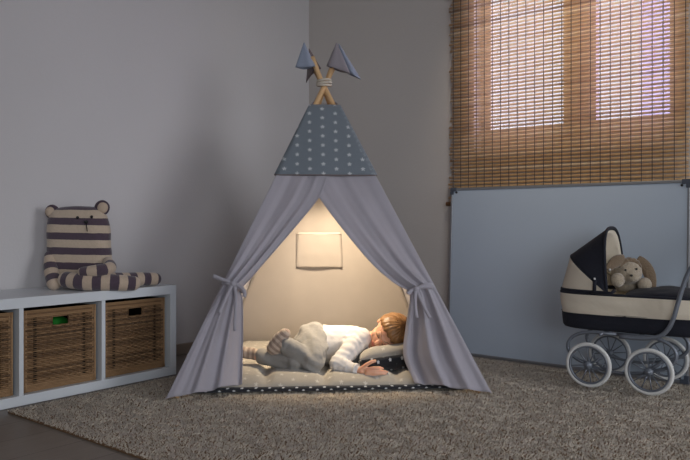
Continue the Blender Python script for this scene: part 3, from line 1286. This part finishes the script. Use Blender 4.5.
# navy underside: a rounded, slightly wavy lower layer that sticks out at the edges
pts, sts = [], []
n = 200
cm = (m_fl + m_fr + m_bl + m_br) / 4
for i in range(n):
    s = i / n * 4
    e = int(s)
    f = s - e
    u, v = [(f, 0), (1, f), (1 - f, 1), (0, 1 - f)][e]
    p = mxy(u, v)
    d = (p - cm).normalized()
    wob = .008 * nz(i * .12, 1.0) + .006
    per = i / n * 4.1
    col, sc = [], []
    for j in range(9):
        a = -PI / 2 + PI * j / 8
        z = ZR + .0095 + .0095 * math.sin(a) + .010 * max(0, nz(i * .07, 7.0)) * (1 if e == 0 else 0) * max(0, math.sin(a))
        col.append(p + d * (wob + .014 * math.cos(a) - .004) + Vector((0, 0, z)))
        sc.append((per + .006, .0145 * a + .02, 0))
    pts.append(col)
    sts.append(sc)
b = MB().grid(pts, sts, wrap=True)
k0 = len(b.v)
b.f.append(tuple(i * 9 + 8 for i in range(n)))
b.f.append(tuple(i * 9 for i in range(n - 1, -1, -1)))
b.mi += [0, 0]
b.build('underside', 'navy_dots', mat_o)

# ------------------------------------------------------------------ pillow
pc = P(399, 356.5, 3.12)
pil_o = thing('pillow', 'small star-print pillow with a dark side under the sleeping child\'s head', 'pillow', Vector((pc.x, pc.y, .075)))
RT = Matrix.Rotation(math.radians(-8), 3, 'Y') @ Matrix.Rotation(math.radians(-15), 3, 'X')


def pillow_half(sg, name, mat):
    pts, sts = [], []
    for i in range(37):
        row, sr = [], []
        for j in range(37):
            u, v = -1 + i / 18, -1 + j / 18
            # squircle-ish outline
            x, y = u * .185 * (1 - .07 * v * v), v * .115 * (1 - .07 * u * u)
            e = max(0, (1 - u ** 4) * (1 - v ** 4)) ** .5
            h = sg * (.060 if sg > 0 else .058) * e * (1 + .1 * nz(u * 3, v * 3, sg))
            if sg > 0:   # dent under the head
                h -= .014 * math.exp(-(((u + .1) / .5) ** 2 + ((v - .05) / .6) ** 2))
            row.append(pc + RT @ Vector((x, y, h)))
            sr.append((x + .5, y + .5 + h, 0))
        pts.append(row)
        sts.append(sr)
    MB().grid(pts, sts).build(name, mat, pil_o, solid=.002, offset=-1)


pillow_half(1, 'top_cover', 'quilt')
pillow_half(-1, 'underside', 'navy_dots')

# ------------------------------------------------------------------ sleeping child
kid = thing('person', 'child in white top and grey trousers asleep on the mat in the tent', 'person', Vector((P(345, 350, 3.15).x, 3.15, .075)))
J = dict(
    pel=P(312, 344, 3.21), pel2=P(310, 347, 3.14), waist=P(331, 344.5, 3.21), chest=P(352, 344.5, 3.20), sh_u=P(361, 338, 3.15), sh_l=P(363, 356, 3.24),
    neck0=P(369, 341, 3.18), neck1=P(380, 337, 3.16), head=P(389.5, 333.5, 3.15),
    elb=P(338, 363.5, 3.035), wri=P(358, 370.3, 2.985),
    hipU=P(313, 339.5, 3.19), kneeU=P(312.5, 361, 3.03), ankU=P(284, 344.5, 3.05),
    hipL=P(311, 352, 3.16), kneeL=P(296, 363, 3.05), ankL=P(259, 356, 3.12),
)
hd = J['head']
Fv = Vector((-.60, -.74, -.30)).normalized()          # where the face points
Uv = Vector((.80, -.10, .50))
Uv = (Uv - Fv * Uv.dot(Fv)).normalized()               # towards the crown
Sv = Uv.cross(Fv).normalized()                         # towards the side of the face
HR = Matrix((Sv, Fv, Uv)).transposed()                 # local x side, y forward, z crown


HS = 1.12


def hp(x, y, z):
    return hd + HR @ (Vector((x, y, z)) * HS)


b = MB()
b.ell(hp(0, -.004, .012), (.069, .083, .076), HR, 28, 18)         # skull
b.ell(hp(0, .022, -.022), (.056, .053, .058), HR, 24, 16)         # face
for s in (-1, 1):
    b.ell(hp(s * .026, .046, -.024), (.022, .018, .020), HR, 16, 10)   # cheeks
    b.ell(hp(s * .063, -.004, -.008), (.008, .015, .021), HR, 14, 10)  # ears
    b.ell(hp(s * .022, .060, .005), (.014, .009, .009), HR, 14, 8)     # closed lids
b.ell(hp(0, .056, -.058), (.016, .013, .012), HR, 16, 10)         # chin
b.ell(hp(0, .064, .018), (.038, .012, .010), HR, 16, 10)          # brow
b.capsule(hp(0, .067, .002), hp(0, .077, -.016), .006, .0085, 12)   # nose
b.ell(hp(0, .0655, -.038), (.015, .008, .009), HR, 14, 8)           # mouth mound
b.capsule(J['neck0'], J['neck1'] + (hd - J['neck1']) * .3, .040, .034, 18)
b.capsule(J['chest'], J['neck0'], .060, .042, 18)
b.capsule(J['waist'], J['chest'], .070, .074, 18)
b.capsule(J['pel'], J['waist'], .074, .070, 18)
b.capsule(J['chest'], J['sh_u'], .058, .036, 16)
b.capsule(J['chest'], J['sh_l'], .058, .036, 16)
b.capsule(J['sh_u'], J['elb'], .036, .026, 16)
b.capsule(J['elb'], J['wri'], .026, .0185, 16)
b.capsule(J['pel'], J['hipU'], .066, .060, 16)
b.capsule(J['hipU'], J['kneeU'], .062, .036, 16)
b.capsule(J['kneeU'], J['ankU'], .035, .025, 16)
b.capsule(J['pel2'], J['hipL'], .060, .056, 16)
b.capsule(J['hipL'], J['kneeL'], .054, .035, 16)
b.capsule(J['kneeL'], J['ankL'], .034, .024, 16)
# left hand: palm, four fingers and a thumb, closing on the pillow edge
w0 = J['wri']
pa = P(365.5, 371.6, 2.965)
b.capsule(w0, lerp(w0, pa, .5), .0175, .0165, 14)
for dz in (-.010, -.003, .004, .010):
    b.capsule(lerp(w0, pa, .35) + Vector((0, -.001, dz * .7)), pa + Vector((.004, 0, dz * 1.15)), .0095, .0085, 12)
fing = [  # knuckle offset, then joints in photo pixels + depth
    [(366.5, 369.3, 2.963), (371.8, 367.8, 2.962), (376.3, 367.6, 2.966), (379.0, 368.6, 2.972)],
    [(367.0, 371.2, 2.957), (373.0, 370.6, 2.952), (378.4, 371.0, 2.956), (382.2, 371.9, 2.962)],
    [(366.8, 373.0, 2.955), (372.6, 373.1, 2.950), (377.8, 373.6, 2.953), (381.3, 374.3, 2.958)],
    [(366.0, 374.6, 2.956), (371.0, 375.2, 2.951), (374.9, 375.7, 2.953), (377.7, 376.1, 2.957)],
]
for fg, r0 in zip(fing, (.0072, .0074, .0071, .0062)):
    q = [P(366 + (p[0] - 366) * 1.3, p[1], p[2]) for p in fg]
    for k in range(3):
        b.capsule(q[k], q[k + 1], r0 * (1 - .09 * k), r0 * (1 - .09 * (k + 1)), 12)
th = [P(360.5, 369.2, 2.972), P(366.5, 364.6, 2.962), P(371.4, 361.9, 2.958), P(375.0, 360.9, 2.962)]
for k, r0 in enumerate((.0095, .0085, .0076)):
    b.capsule(th[k], th[k + 1], r0, r0 * .9, 12)


def skin_post(p, n):
    q = HR.transposed() @ (p - hd) / HS
    d = 0
    # mouth crease and eye sockets
    d -= .0022 * math.exp(-((q.z + .037) / .0022) ** 2 - (q.x / .014) ** 2) * (1 if q.y > .03 else 0)
    return d


body = b.build('body', 'skin', kid, remesh=.0028, relax=3, post=skin_post)


def surf(x, z, yy=.064, lift=.002):
    return hp(x, yy + lift, z)


from mathutils.bvhtree import BVHTree
_me = body.data
_bv = BVHTree.FromPolygons([FRM[kid] @ v.co for v in _me.vertices], [tuple(p.vertices) for p in _me.polygons])


def onface(x, z, lift=.0008):
    o_ = hp(x, .10, z)
    h = _bv.ray_cast(o_, -Fv)
    return (h[0] + Fv * lift) if h[0] is not None else hp(x, .07, z)


for s in (-1, 1):
    MB().tube([onface(s * (.010 + .024 * i / 8), .0035 - .0035 * math.sin(PI * i / 8)) for i in range(9)], .0015, 6).build('eyelash', 'lash', kid)
    MB().tube([onface(s * (.009 + .027 * i / 8), .021 + .005 * math.sin(PI * i / 8)) for i in range(9)], [.0012 + .0014 * math.sin(PI * i / 8) for i in range(9)], 6, flat=.5).build('eyebrow', 'brow', kid)
b = MB()
for zz, r in ((-.0345, .0022), (-.0395, .0028)):
    b.tube([onface(-.013 + .026 * i / 10, zz - .001 * math.cos(PI * (i - 5) / 5), .0002) for i in range(11)], [r * (.25 + .75 * math.sin(PI * (i + .6) / 11.2)) for i in range(11)], 8, flat=.6)
b.build('lips', 'lip', kid)

# hair: a fitted cap of strand ridges with a fringe
pts, sts = [], []
nu, nv = 96, 26
for i in range(nu):
    th_ = 2 * PI * i / nu
    row, sr = [], []
    # edge of the hair: low at the nape, above the ears, fringe over the brow
    front = max(0, math.cos(th_))       # 1 = face side (local +y)
    back_ = max(0, -math.cos(th_))
    edge = lerp(PI * .60, PI * .345, front ** .7)
    edge = lerp(edge, PI * .74, back_ ** .8)
    edge += .03 * math.sin(i * 2.9) + .035 * math.sin(i * 5.3 + 1)
    for j in range(nv + 1):
        ph = edge * j / nv
        ridge = 1 + .018 * math.sin(i * PI / 2 * 1.0 + 2.2 * nz(i * .3, j * .12)) + .02 * nz(i * .5, j * .25)
        r = Vector((.069 * math.sin(ph) * math.sin(th_), .081 * math.sin(ph) * math.cos(th_) - .004, .076 * math.cos(ph) + .013))
        r = Vector((r.x * ridge, r.y * ridge, (r.z - .013) * ridge + .013))
        # fringe hugs the forehead, ends taper in
        tp = smooth(.86, 1.0, j / nv)
        r = Vector((r.x * (1 - .06 * tp), r.y * (1 - .05 * tp), r.z))
        row.append(hp(*r))
        sr.append((.5 + .35 * nz(i * .9, j * .05) - .25 * tp, i * .05, j * .03))
    pts.append(row)
    sts.append(sr)
hair = MB().grid(pts, sts, wrap=True).build('hair', 'hair', kid, solid=.006, offset=-1)

# clothing


def wr_noise(a, s, sx=1, sy=1, sz=1):
    return lambda p, n: a * (nz(p.x * s * sx, p.y * s * sy, p.z * s * sz) + .5 * nz(p.x * s * 2.1 + 4, p.y * s * 2.1, p.z * s * 2.1))


b = MB()
b.capsule(J['pel'] + (J['waist'] - J['pel']) * .55, J['waist'], .090, .090, 20)
b.capsule(J['waist'], J['chest'], .090, .087, 20)
b.capsule(J['chest'], lerp(J['chest'], J['neck0'], .55), .076, .056, 18)
b.capsule(J['chest'], J['sh_u'], .072, .048, 18)
b.capsule(J['chest'], J['sh_l'], .068, .046, 18)
b.capsule(J['sh_u'], J['elb'], .048, .037, 18)
b.capsule(J['elb'], lerp(J['elb'], J['wri'], .86), .037, .0255, 18)
_sa, _sb, _ew = J['sh_u'], J['elb'], J['wri']


def shirt_post(p, n):
    d = .004 * nz(p.x * 14, p.y * 14, p.z * 14) + .002 * nz(p.x * 34, p.y * 34, p.z * 34)
    # sleeve wrinkles across the forearm and the elbow
    ax = (_ew - _sb).normalized()
    t = (p - _sb).dot(ax)
    rad = ((p - _sb) - ax * t).length
    if -.04 < t < .15 and rad < .06:
        d += .0005 * math.sin(t * 260 + 3 * nz(p.x * 30, p.z * 30))
    ax = (_sb - _sa).normalized()
    t = (p - _sa).dot(ax)
    rad = ((p - _sa) - ax * t).length
    if 0 < t < .2 and rad < .06:
        d += .0016 * math.sin(t * 190 + 5 * nz(p.x * 20, p.z * 20))
    return d


b.build('shirt', 'shirt', kid, remesh=.005, relax=4, post=shirt_post)
q = lerp(J['elb'], J['wri'], .88)
ax = (J['wri'] - J['elb']).normalized()
MB().lathe([(.0235, -.006), (.0268, -.006), (.0268, .007), (.0235, .007)], q, ax, 28, closed=True).build('cuff', 'shirt', kid)
MB().lathe([(.045, -.006), (.052, -.005), (.051, .006), (.044, .006)], lerp(J['neck0'], J['neck1'], -.05), (J['neck1'] - J['neck0']), 32, closed=True).build('collar', 'shirt', kid)

b = MB()
b.capsule(J['pel'], J['pel'] + (J['waist'] - J['pel']) * .3, .087, .084, 20)
b.capsule(J['pel'], J['hipU'], .082, .076, 18)
b.capsule(J['hipU'], J['kneeU'], .080, .054, 20)
b.capsule(J['kneeU'], lerp(J['kneeU'], J['ankU'], .9), .046, .037, 18)
b.capsule(J['pel2'], J['hipL'], .074, .070, 18)
b.capsule(J['hipL'], J['kneeL'], .068, .048, 18)
b.capsule(J['kneeL'], lerp(J['kneeL'], J['ankL'], .9), .044, .034, 18)
_h, _k = J['hipU'], J['kneeU']


def trous_post(p, n):
    d = .004 * nz(p.x * 13, p.y * 13, p.z * 13) + .002 * nz(p.x * 38, p.y * 38, p.z * 38)
    v_ = p - _h
    d += .0028 * math.sin(v_.x * 60 + v_.z * 95 + 3 * nz(p.x * 9, p.y * 9, p.z * 9))
    return d


b.build('trousers', 'trousers', kid, remesh=.004, relax=2, post=trous_post)

# socks and feet


def sock(name, ank, heel, ball, toe, r0):
    b = MB()
    b.capsule(ank, heel, r0 * .92, r0, 16)
    b.capsule(heel, ball, r0, r0 * .92, 16)
    b.capsule(ball, toe, r0 * .92, r0 * .7, 16)
    ax = (toe - heel).normalized()
    b.build(name, 'sock', kid, remesh=.004, relax=3, stf=lambda p: ((p - heel).dot(ax) + .4, 0, 0), post=lambda p, n: .002 * nz(p.x * 40, p.y * 40, p.z * 40))


sock('sock', P(283, 345, 3.05), P(274, 348, 3.07), P(279.5, 339, 3.06), P(285, 333.5, 3.05), .033)
sock('sock', P(262, 356, 3.115), P(252, 353.5, 3.14), P(240, 352, 3.15), P(231, 351.5, 3.15), .027)

# ------------------------------------------------------------------ doll pram
LWh, RWh = G(588.5, 388.5, ZR), G(649, 396.5, ZR)
TR = .335
pv = (RWh - LWh).normalized()
pu = Vector((-pv.y, pv.x, 0))
WB_ = (RWh - LWh).length
po = (LWh + RWh) / 2 + pu * TR / 2
PF = frame(po, pv, pu, Zv)
pram = thing('doll_pram', 'navy and cream doll pram with white-tyred wheels beside the whiteboard', 'doll pram', PF)
WRd = .0985


def wheel(x, y):
    c = Vector((x, y, WRd))
    n = 56
    tyre = MB(PF).lathe([(WRd - .013 + .0085 * math.cos(a), .0085 * math.sin(a)) for a in [2 * PI * i / 14 for i in range(14)]], c, (0, 1, 0), n, closed=True)
    for q in range(len(tyre.v)):
        pass
    # tyre outer radius matches WRd
    wo = tyre.build('wheel', 'tyre', pram)
    MB(PF).lathe([(WRd - .026, -.006), (WRd - .019, -.0075), (WRd - .019, .0075), (WRd - .026, .006)], c, (0, 1, 0), n, closed=True).build('rim', 'steel', wo)
    MB(PF).lathe([(.0001, -.016), (.011, -.016), (.0165, -.010), (.0165, .010), (.011, .016), (.0001, .016)], c, (0, 1, 0), 20).build('hub', 'steel', wo)
    for k in range(12):
        a = 2 * PI * k / 12 + .13
        d = Vector((math.cos(a), 0, math.sin(a)))
        MB(PF).rod(c + d * .012, c + d * (WRd - .022), .0026, .0022, 8).build('spoke', 'steel', wo)
    return wo


wb2 = WB_ / 2
for sx in (-1, 1):
    for sy in (-1, 1):
        wheel(sx * wb2, sy * TR / 2)
for sx in (-1, 1):
    MB(PF).rod((sx * wb2, -TR / 2 - .02, WRd), (sx * wb2, TR / 2 + .02, WRd), .006, None, 10).build('axle', 'steel', pram)
# sprung chassis: two C loops each side, a lower rail and the handle
CB = .240     # underside of the carrycot
for sy in (-1, 1):
    y = sy * (TR / 2 - .028)
    for sx in (-1, 1):
        pth = bez([(sx * (wb2 - .035), y, CB - .008), (sx * (wb2 + .12), y, CB + .0), (sx * (wb2 + .135), y, CB - .115), (sx * (wb2 + .02), y, WRd + .002)], 20)
        MB(PF).tube([(sx * (wb2 - .13), y, CB - .008)] + pth + [(sx * wb2, y, WRd - .004)], .0075, 10).build('spring_tube', 'steel', pram)
    pth = bez([(-wb2, y, WRd - .006), (-wb2 * .3, y, WRd - .03), (wb2 * .3, y, WRd - .03), (wb2, y, WRd - .006)], 14)
    MB(PF).tube(pth, .0062, 10).build('lower_rail', 'steel', pram)
    yh = sy * (TR / 2 + .012)
    pth = bez([(wb2 - .11, yh, CB - .010), (wb2 + .03, yh, CB - .012), (wb2 + .065, yh, CB - .01), (wb2 + .095, yh, CB + .09)], 14)
    pth += bez([(wb2 + .10, yh, CB + .11), (wb2 + .135, yh, CB + .24), (wb2 + .145, yh, CB + .315), (wb2 + .22, yh, CB + .375), (wb2 + .33, yh, CB + .41)], 16)
    MB(PF).tube(pth, .0088, 12).build('handle_tube', 'steel', pram)
MB(PF).rod((wb2 + .33, -TR / 2 - .03, CB + .41), (wb2 + .33, TR / 2 + .03, CB + .41), .013, None, 14).build('handle_bar', 'steel', pram)
for sx in (-.5, .5):
    MB(PF).rod((sx * wb2 * 2 * .6, -TR / 2 - .005, CB - .010), (sx * wb2 * 2 * .6, TR / 2 + .005, CB - .010), .006, None, 10).build('cross_bar', 'steel', pram)

# carrycot: rounded box, navy below, cream above
BL2, BW2 = .315, .152


def loop(z, hl, hw, n=72, m=4.2, x0=0.0):
    r = []
    for i in range(n):
        a = 2 * PI * i / n
        ca_, sa = math.cos(a), math.sin(a)
        q = (abs(ca_) ** m + abs(sa) ** m) ** (-1 / m)
        r.append(Vector((x0 + q * ca_ * hl, q * sa * hw, z)))
    return r


XO = .045
ZB0, ZB1, ZB2 = CB, CB + .070, CB + .152
hz = [(ZB0, .90, .86), (ZB0 + .004, .945, .92), (ZB0 + .014, .965, .95), (ZB0 + .04, .975, .965), (ZB1, .98, .98), (ZB1 + .002, .99, .99)]
b = MB(PF).grid(list(map(list, zip(*[loop(z, BL2 * a, BW2 * c, x0=XO) for z, a, c in hz]))), wrap=True)
b.f.append(tuple(i * len(hz) for i in range(71, -1, -1)))
b.mi.append(0)
b.build('lower_band', 'navy', pram)
hz2 = [(lerp(ZB1 - .002, ZB2, k / 10), lerp(.985, 1.0, k / 10) + .008 * math.sin(PI * k / 10), lerp(.985, 1.0, k / 10) + .02 * math.sin(PI * k / 10)) for k in range(11)]
hz2 += [(ZB2, .965, .93), (ZB2 - .05, .955, .92)]
b = MB(PF).grid(list(map(list, zip(*[loop(z, BL2 * a, BW2 * c, x0=XO) for z, a, c in hz2]))), wrap=True)
b.build('cot_side', 'cream', pram, post=lambda p, n: .009 * nz(p.x * 13, p.y * 13, p.z * 20) * smooth(ZB1, ZB1 + .03, p.z) * (1 - smooth(ZB2 - .03, ZB2, p.z)))
MB(PF).tube(loop(ZB2 + .001, BL2 * .99, BW2 * .98, x0=XO), .006, 8, closed=True).build('rim_piping', 'navy', pram)
# navy cover, slightly puffed, over the foot half of the cot
pts = []
for i in range(41):
    row = []
    for j in range(25):
        u, v = i / 40, -1 + j / 12
        x = lerp(.015, XO + BL2 * .985, u)
        k = ((x - XO) / BL2)
        hwid = BW2 * max(.05, (1 - abs(k) ** 4.2)) ** (1 / 4.2)
        z = ZB2 - .004 + (.030 * math.cos(v * PI / 2) ** .6 + .012 * smooth(.0, .5, u)) * (math.sin(PI * min(1, .12 + u * 1.0)) ** .5 if u < .88 else max(.2, math.sin(PI * 1.0 * (1.0 - (u - .12)))) ** .5 if True else 1) + .004 * nz(u * 6, v * 4)
        row.append(Vector((x, v * hwid * .985, z)))
    pts.append(row)
MB(PF).grid(pts).build('cover', 'navy', pram, solid=.01, offset=-1)
MB(PF).box((XO - BL2 * .85, -BW2 * .75, CB + .03), (XO + BL2 * .85, BW2 * .75, CB + .09)).build('cot_mattress', 'cream', pram, bevel=.02)

# folding hood: hoops fanned round a pivot on each side
PVX, PVZ = -.050, ZB2 + .012
hoops = [(180, .219, .150), (140, .232, .154), (94, .268, .150)]


def hoop(deg, R, hw, n=40, m=3.0):
    a = math.radians(deg)
    d = Vector((math.cos(a), 0, math.sin(a)))
    r = []
    for i in range(n + 1):
        t = PI * i / n
        ca_, sa = math.cos(t), math.sin(t)
        q = (abs(ca_) ** m + abs(sa) ** m) ** (-1 / m)
        r.append(Vector((PVX, -hw * q * ca_, PVZ)) + d * (R * q * sa))
    return r


hp_all = [hoop(*h) for h in hoops]


def sub(hs, k=4):
    r = []
    for i in range(len(hs) - 1):
        for j in range(k):
            f = j / k
            r.append([hs[i][q].lerp(hs[i + 1][q], f) for q in range(len(hs[i]))])
    r.append(hs[-1])
    return r


MB(PF).grid(sub(hp_all[:2], 8)).build('hood_back', 'cream', pram, solid=.004, offset=0)
fr_ = MB(PF).grid(sub(hp_all[1:], 8)).build('hood_front', 'navy', pram, solid=.004, offset=0)
lin_ = [[Vector((PVX, 0, PVZ)) + (p - Vector((PVX, 0, PVZ))) * .955 for p in h] for h in hp_all[1:]]
MB(PF).grid(sub(lin_, 8)).build('hood_lining', 'cream', pram, solid=.003)
MB(PF).tube(hp_all[-1], .0065, 8).build('hood_edge', 'navy', pram)
MB(PF).tube([p + Vector((0, 0, 0)) for p in hp_all[0]], .0065, 8).build('hood_base', 'navy', pram)
MB(PF).tube(hp_all[1], .0035, 8).build('hood_seam', 'navy', pram)
for sy in (-1, 1):
    # strap and press studs by the pivot
    b = MB(PF)
    yy = sy * .158
    ribbon(b, [(PVX - .045, yy, PVZ + .055), (PVX - .046, yy * 1.01, PVZ + .02), (PVX - .047, yy, PVZ - .012)], .014, .003, up=(0, -1, 0))
    b.build('strap', 'navy', pram)
    for (dx, dz) in ((-.046, .055), (.016, .095)):
        MB(PF).ell((PVX + dx, yy + sy * .002, PVZ + dz), (.005, .003, .005), None, 10, 6).build('press_stud', 'tyre', pram)
    b = MB(PF)
    b.tube([(PVX - .19, sy * .02 + sy * .0, PVZ - .006)] if False else [(PVX - .06, yy, PVZ - .004), (PVX + .02, yy, PVZ - .002), (PVX + .036, yy, PVZ + .012)], .007, 8)
    b.build('hood_bracket', 'navy', pram)

# ------------------------------------------------------------------ plush in the pram
pl = P(628, 272, 3.035)
plush = thing('plush_lamb', 'beige floppy-eared plush toy peeping out of the doll pram', 'plush toy', pl - Vector((0, 0, .08)))
PR = Matrix.Rotation(math.radians(-8), 3, 'Z')
b = MB()
b.ell(pl, (.058, .052, .054), PR, 24, 16)
b.ell(pl + Vector((.004, -.040, -.016)), (.031, .026, .025), PR, 20, 12)
b.ell(pl + Vector((.02, .05, -.055)), (.06, .06, .045), None, 20, 12)
b.build('body', 'plush', plush, remesh=.005, relax=3, post=lambda p, n: .0025 * nz(p.x * 70, p.y * 70, p.z * 70))
for s, q in ((-1, [P(624, 259, 3.02), P(614, 260, 3.0), P(607, 270, 2.99)]), (1, [P(637, 259, 3.04), P(648, 265, 3.03), P(653, 279, 3.02), P(652, 292, 3.01)])):
    pth = bez(q, 10)
    MB().tube(pth, [(.017 + .010 * math.sin(PI * min(1, (i + 1) / 10))) for i in range(len(pth))], 12, flat=.5, up=(0, -1, 0)).build('ear', 'plush_dk', plush, remesh=.004, relax=2)
b = MB()
for i in range(7):
    a = -1.1 + 2.2 * i / 6
    b.ell(pl + Vector((.044 * math.sin(a), -.01, .048 * math.cos(a) + .005)), (.016, .022, .012), None, 12, 8)
b.build('forelock', 'plush_dk', plush, remesh=.004, relax=2, post=lambda p, n: .003 * nz(p.x * 80, p.y * 80, p.z * 80))
for (ex, ey) in ((625.5, 270), (636.5, 269)):
    MB().ell(P(ex, ey, 2.984), (.005, .0045, .005), None, 10, 8).build('eye', 'black', plush)
MB().ell(P(631.3, 275.5, 2.966), (.007, .005, .005), None, 10, 8).build('nose', 'black', plush)
for q in ((617.5, 280, 2.972), (644.5, 284.5, 2.99)):
    c = P(*q)
    MB().ell(c, (.030, .026, .030), None, 18, 12).build('paw', 'plush', plush)

# ------------------------------------------------------------------ lights
wd = bpy.data.worlds.new('World')
S.world = wd
wd.use_nodes = True
bg = wd.node_tree.nodes['Background']
bg.inputs['Color'].default_value = (0.95, 0.90, 0.86, 1)
bg.inputs['Strength'].default_value = 0.12


def area(name, loc, target, size, sy, energy, col):
    l = bpy.data.lights.new(name, 'AREA')
    l.shape = 'RECTANGLE'
    l.size, l.size_y = size, sy
    l.energy = energy
    l.color = col
    ob = bpy.data.objects.new(name, l)
    C.objects.link(ob)
    ob.location = loc
    ob.rotation_euler = (Vector(target) - Vector(loc)).to_track_quat('-Z', 'Y').to_euler()
    return ob


# cool daylight lamps added out of view: one at right, one behind the camera
area('added_daylight', (3.2, 0.5, 1.2), (-.35, 3.5, .35), 1.8, 1.8, 7.4, (.93, .95, 1.0)).data.spread = math.radians(58)
area('added_daylight', (1.2, -2.6, 1.3), (.4, 3.6, .8), 2.4, 1.6, 68, (.88, .93, 1.0))
# dusk sky just outside the blind's window
wc = WR @ Vector(((WX0 + WX1) / 2, -.75, 1.9))
for fx, ee, cc in ((p1a, 28, (.84, .86, 1.0)), (p2a, 34, (.62, .56, 1.0))):
    wc = WR @ Vector((fx + .15, -.75, 1.9))
    area('sky_outside', wc, wc - U, .95, 1.8, ee, cc)
# unseen warm spot, added to brighten the blind and the wall beside it
l = bpy.data.lights.new('added_warm_spot', 'SPOT')
l.energy = 60
l.color = (1.0, .86, .68)
l.shadow_soft_size = .08
l.spot_size = math.radians(60)
l.spot_blend = 1.0
lo = bpy.data.objects.new('added_warm_spot', l)
C.objects.link(lo)
lo.location = WR @ Vector((1.85, 1.0, 2.62))
lo.rotation_euler = ((WR @ Vector((1.75, 0, 1.6))) - lo.location).to_track_quat('-Z', 'Y').to_euler()
# warm battery lamp hung inside the tent
l = bpy.data.lights.new('tent_lamp', 'SPOT')
l.energy = 62
l.color = (1.0, .80, .55)
l.shadow_soft_size = .05
l.spot_size = math.radians(120)
l.spot_blend = 1.0
lo = bpy.data.objects.new('tent_lamp', l)
C.objects.link(lo)
lo.location = (LA.x + .015, 3.225, .885)
lo.rotation_euler = (Vector((LA.x + .03, 3.50, .2)) - lo.location).to_track_quat('-Z', 'Y').to_euler()

# ------------------------------------------------------------------ camera
cd = bpy.data.cameras.new('Camera')
cd.sensor_width = 36
cd.lens = 36 * F_PX / 690
cd.shift_y = -(230 - HY) / 690
co = bpy.data.objects.new('Camera', cd)
C.objects.link(co)
co.location = (0, 0, CH)
co.rotation_euler = (PI / 2, 0, 0)
S.camera = co
S.view_settings.view_transform = 'Standard'
S.view_settings.look = 'None'
S.view_settings.exposure = 0.0
S.view_settings.gamma = 1.0
S.view_settings.use_curve_mapping = False
